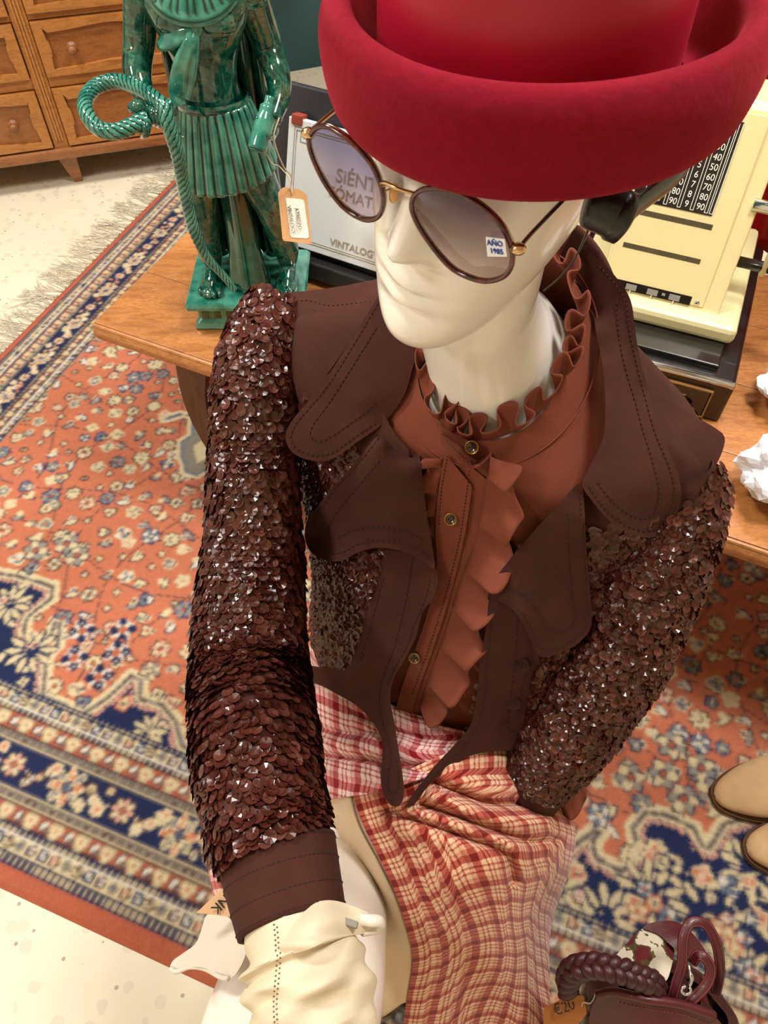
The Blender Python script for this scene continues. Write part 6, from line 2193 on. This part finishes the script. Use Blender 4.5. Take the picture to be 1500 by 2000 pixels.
# white flared cuff flap behind the wrist
flap = [(332, 1893), (338, 1876), (360, 1860), (384, 1840), (398, 1800), (406, 1786), (440, 1788), (470, 1820), (480, 1860), (462, 1900), (444, 1912), (428, 1906), (398, 1890), (368, 1890), (345, 1900)]
cf = [(332, 1893, 0.735), (360, 1860, 0.73), (400, 1790, 0.74), (450, 1795, 0.71), (480, 1860, 0.67), (444, 1910, 0.69), (390, 1886, 0.715), (420, 1845, 0.712)]
panel('cuff_flap', flap, cf, M['flap'], gv, 0.003, 8, bump=lambda UV: 0.004 * np.sin(UV[:, 0] * 0.06))
mb = MB(); tube_mb(mb, catmull([tuple(at(u, v, d)) for u, v, d in ((333, 1892, 0.734), (345, 1898, 0.728), (370, 1889, 0.722), (400, 1892, 0.711), (430, 1908, 0.695), (446, 1911, 0.688))], 30), 0.0022, 8)
mb.build('rolled_hem', M['flap'], gv)
# pale card tag behind the cuff
tg2 = thing('card_tag', 'pale brown card tag with black capitals under the jacket cuff', 'tag', at(420, 1785, 0.70))
ct_ = [(383, 1783, 0.70), (434, 1734, 0.695), (456, 1792, 0.69)]
panel('card', [(383, 1783), (436, 1733), (470, 1735), (470, 1796), (455, 1791)], ct_, M['kraft_light'], tg2, 0.0012, 6, smooth_outline=False)
p_ = at(430, 1766, 0.6925)
a_ = (at(415, 1782, 0.6925) - at(446, 1750, 0.6925)).normalized()
b_ = (CAMP - p_).normalized().cross(a_).normalized()
text_on('lettering', 'NK', 0.0125, p_ - a_ * 0.0, a_, b_, M['ink'], tg2)

# ================================================================== BOOTS
def boot(u, v, ang, label):
    tip = on_z(u, v, 0.006)
    ax = Vector((math.cos(ang), math.sin(ang), 0)); ay = Vector((-ax.y, ax.x, 0))
    b = thing('ankle_boot', label, 'boot', tip + ax * 0.14, 'tan suede boots on the rug')
    # rows along the foot: x, half width, top height, bottom
    rows = [(0.0, 0.004, 0.018), (0.006, 0.016, 0.026), (0.022, 0.028, 0.036), (0.05, 0.040, 0.046), (0.085, 0.0475, 0.056), (0.12, 0.046, 0.074), (0.15, 0.039, 0.100), (0.18, 0.035, 0.125), (0.22, 0.035, 0.125), (0.255, 0.032, 0.115), (0.272, 0.020, 0.10), (0.276, 0.006, 0.09)]
    rows = catmull(rows, 48)
    V = []; seg = 24
    for x_, hw, h in rows:
        for j in range(seg):
            th = 2 * PI * j / seg
            c_, s_ = math.cos(th), math.sin(th)
            y_ = hw * math.copysign(abs(c_) ** 0.75, c_)
            z_ = 0.010 + (h - 0.010) * (0.5 + 0.5 * math.copysign(abs(s_) ** 0.8, s_))
            V.append(tip + ax * x_ + ay * y_ + Z3 * z_)
    mesh_obj('upper', V, grid_faces(48, seg, False, True), M['suede'], b)
    V = []
    for k in range(14):
        q = k / 13
        z_ = 0.09 + 0.12 * q
        for j in range(28):
            th = 2 * PI * j / 28
            V.append(tip + ax * (0.215 + 0.004 * q + (0.055 - 0.006 * math.sin(q * PI)) * math.cos(th)) + ay * ((0.036 + 0.006 * q) * math.sin(th)) + Z3 * z_)
    o = mesh_obj('shaft', V, grid_faces(14, 28, False, True), M['suede'], b)
    sm = o.modifiers.new('leather', 'SOLIDIFY'); sm.thickness = 0.003
    outl = [(r[0] - 0.002 if r[0] < 0.1 else r[0], r[1] + 0.002) for r in rows]
    L_ = [tip + ax * x_ + ay * w_ for x_, w_ in outl] + [tip + ax * x_ - ay * w_ for x_, w_ in outl[::-1]]
    n = len(L_)
    V = [p + Z3 * 0.001 for p in L_] + [p + Z3 * 0.010 for p in L_]
    Fc = [(i, (i + 1) % n, n + (i + 1) % n, n + i) for i in range(n)]
    mid = n // 2
    for i in range(mid - 1):
        Fc.append((n + i, n + i + 1, n + n - 2 - i, n + n - 1 - i)); Fc.append((n - 1 - i, n - 2 - i, i + 1, i))
    mesh_obj('sole', V, Fc, M['boot_sole'], b, smooth=False)
    mb = MB(); tube_mb(mb, [p + Z3 * 0.0115 for p in L_], 0.0012, 6, closed=True)
    mb.build('welt', M['boot_sole'], b)
    V, Fc = box_between(tip, ax, ay, Z3, 0.205, 0.272, -0.03, 0.03, 0.0, 0.012, 0.003)
    mesh_obj('heel', V, Fc, M['boot_sole'], b, smooth=False)
boot(1390, 1562, 0.12, 'tan suede ankle boot on the rug, the farther of the pair')
boot(1451, 1662, -0.02, 'tan suede ankle boot on the rug, the one nearer the bag')

# ================================================================== HANDBAG
bg_ = thing('handbag', 'burgundy leather and floral tapestry handbag with braided handle on the rug', 'handbag', on_z(1275, 1990, 0.006))
BC = on_z(1275, 1975, 0.006)
bax = Vector((0.94, -0.34, 0)); bay = Vector((0.34, 0.94, 0))
def bagp(x_, y_, z_):
    return BC + bax * x_ + bay * y_ + Z3 * z_
rows = [(0.0, 0.080, 0.050), (0.01, 0.092, 0.060), (0.03, 0.098, 0.066), (0.06, 0.094, 0.062), (0.08, 0.085, 0.052), (0.09, 0.070, 0.038)]
rows = catmull(rows, 26)
V = []; seg = 72
for z_, a, b in rows:
    for j in range(seg):
        th = 2 * PI * j / seg
        w_ = 1 + 0.03 * math.sin(7 * th) * (z_ / 0.09)
        V.append(bagp(a * w_ * math.cos(th), b * w_ * math.sin(th), z_))
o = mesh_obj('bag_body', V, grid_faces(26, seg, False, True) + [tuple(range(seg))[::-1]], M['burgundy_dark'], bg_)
# front leather flap (towards the viewer)
fl = [(1168, 1945), (1200, 1938), (1260, 1952), (1330, 1962), (1395, 1985), (1420, 2030), (1400, 2090), (1280, 2100), (1170, 2080), (1150, 2000)]
cfl = [(1168, 1945, 0.975), (1260, 1952, 0.95), (1395, 1985, 0.955), (1400, 2090, 0.985), (1280, 2100, 0.975), (1170, 2080, 0.995), (1150, 2000, 0.995), (1280, 2020, 0.945)]
fo, ff = panel('leather_flap', fl, cfl, M['burgundy'], bg_, 0.005, 8)
mb = MB(); tube_mb(mb, catmull([tuple(at(u, v, d)) for u, v, d in ((1166, 1944, 0.973), (1200, 1938, 0.963), (1260, 1951, 0.947), (1330, 1962, 0.947), (1395, 1984, 0.952))], 40), 0.0055, 10)
mb.build('rolled_edge', M['burgundy'], bg_)
stitches('stitching', [[(1210, 1958), (1270, 1972), (1340, 1984), (1390, 2002)]], ff, M['burgundy_stitch'], bg_, 4, 4)
# rear tapestry panel with leather top
panel('tapestry_panel', [(1195, 1880), (1222, 1845), (1258, 1812), (1290, 1822), (1316, 1850), (1312, 1885), (1298, 1918), (1262, 1905), (1220, 1892)], [(1195, 1880, 1.06), (1258, 1812, 1.085), (1316, 1850, 1.07), (1298, 1918, 1.03), (1220, 1892, 1.045), (1262, 1860, 1.045)], M['tapestry'], bg_, 0.004, 7)
panel('leather_corner', [(1256, 1812), (1282, 1800), (1320, 1800), (1352, 1822), (1380, 1862), (1368, 1875), (1330, 1862), (1312, 1848), (1288, 1826)], [(1256, 1812, 1.08), (1320, 1800, 1.09), (1380, 1862, 1.07), (1312, 1848, 1.06), (1330, 1835, 1.065)], M['burgundy'], bg_, 0.004, 7)
panel('tapestry_side', [(1378, 1900), (1394, 1915), (1396, 1950), (1390, 1990), (1372, 1975), (1368, 1930)], [(1378, 1900, 1.05), (1396, 1950, 1.05), (1372, 1975, 1.02), (1368, 1930, 1.03)], M['tapestry'], bg_, 0.004, 7)
# braided handle: three plaited strands
hp = [(1112, 1945, 1.02), (1108, 1915, 0.985), (1125, 1893, 0.955), (1160, 1886, 0.94), (1200, 1893, 0.935), (1240, 1905, 0.94), (1272, 1920, 0.955), (1285, 1940, 0.98)]
C_ = catmull([tuple(at(*p)) for p in hp], 220)
Pn, T_, N_, B_ = frames(C_)
for k in range(3):
    ph = 2 * PI * k / 3
    pts = []
    for i in range(220):
        s = i / 219 * 2 * PI * 5.0 + ph
        pts.append(C_[i] + N_[i] * 0.0085 * math.sin(s) + B_[i] * 0.0065 * math.sin(2 * s))
    mb = MB(); tube_mb(mb, pts, 0.0078, 10, flat=0.9)
    mb.build('braid_strand', M['burgundy_dark'], bg_)
# flat straps
def strap(pts, wid, name='strap'):
    P = catmull([tuple(at(*p)) for p in pts], 70)
    Pn, T_, N_, B_ = frames(P)
    V = []
    for i in range(70):
        vd = np.array(CAMP) - P[i]; vd /= np.linalg.norm(vd)
        side = np.cross(T_[i], vd); side /= np.linalg.norm(side) + 1e-9
        nn = np.cross(side, T_[i])
        for a, b in ((-1, 0.3), (-0.8, 1), (0.8, 1), (1, 0.3), (0.8, -1), (-0.8, -1)):
            V.append(P[i] + side * wid / 2 * a + nn * 0.0018 * b)
    o = mesh_obj(name, V, grid_faces(70, 6, False, True), M['burgundy'], bg_)
    mb = MB()
    for sg_ in (-0.36, 0.36):
        pp = []
        for i in range(70):
            vd = np.array(CAMP) - P[i]; vd /= np.linalg.norm(vd)
            side = np.cross(T_[i], vd); side /= np.linalg.norm(side) + 1e-9
            pp.append(P[i] + side * wid * sg_ + np.cross(side, T_[i]) * 0.0021)
        tube_mb(mb, pp, 0.0005, 4)
    mb.build('stitching', M['burgundy_stitch'], o, kind='stuff')
strap([(1302, 1985, 0.97), (1318, 1930, 0.965), (1332, 1880, 0.965), (1335, 1830, 0.97), (1350, 1802, 0.975), (1378, 1806, 0.975), (1398, 1840, 0.975), (1406, 1890, 0.98), (1398, 1940, 1.0)], 0.0125)
strap([(1322, 1990, 0.965), (1350, 1955, 0.955), (1378, 1925, 0.955), (1388, 1895, 0.955), (1378, 1872, 0.955), (1362, 1866, 0.96), (1352, 1880, 0.97)], 0.0125)
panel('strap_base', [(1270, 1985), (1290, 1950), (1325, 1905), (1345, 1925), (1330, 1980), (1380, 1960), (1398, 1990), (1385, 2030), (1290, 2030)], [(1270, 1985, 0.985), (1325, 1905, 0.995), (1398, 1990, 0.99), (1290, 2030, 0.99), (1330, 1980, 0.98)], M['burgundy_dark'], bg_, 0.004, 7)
# swivel clasp
mb = MB(); tube_mb(mb, catmull([tuple(at(*p)) for p in ((1345, 1884, 0.95), (1348, 1900, 0.945), (1351, 1912, 0.944), (1347, 1925, 0.944))], 16), [0.0016] * 6 + [0.003] * 5 + [0.0022] * 5, 10)
tube_mb(mb, catmull([tuple(at(1340 + 9 * math.cos(a), 1934 + 8 * math.sin(a), 0.944)) for a in np.linspace(-0.9, 4.6, 12)], 30), 0.0019, 8)
mb.build('clasp', M['chrome'], bg_)
# brown tag on the bag
tg3 = thing('bag_tag', 'brown card tag with pencilled price tied to the handbag', 'tag', at(1110, 1990, 1.0))
c3_ = [(1065, 1960, 1.0), (1140, 1945, 0.985), (1140, 2040, 1.0), (1060, 2050, 1.02)]
panel('card', [(1062, 1968), (1088, 1956), (1112, 1943), (1140, 1945), (1146, 1980), (1130, 2000), (1100, 2040), (1060, 2050)], c3_, M['kraft_dark'], tg3, 0.0012, 7, smooth_outline=False)
p_ = at(1102, 1968, 0.991)
a_ = (at(1125, 1960, 0.99) - at(1080, 1976, 0.995)).normalized(); b_ = (CAMP - p_).normalized().cross(a_).normalized()
text_on('lettering', '€20', 0.017, p_, a_, b_, M['ink'], tg3)
mb = MB(); tube_mb(mb, catmull([tuple(at(*p)) for p in ((1136, 1966, 0.986), (1139, 1958, 0.984), (1152, 1960, 0.984), (1160, 1950, 0.99), (1163, 1935, 0.995))], 16), 0.0008, 5)
mb.build('string', M['string'], tg3)
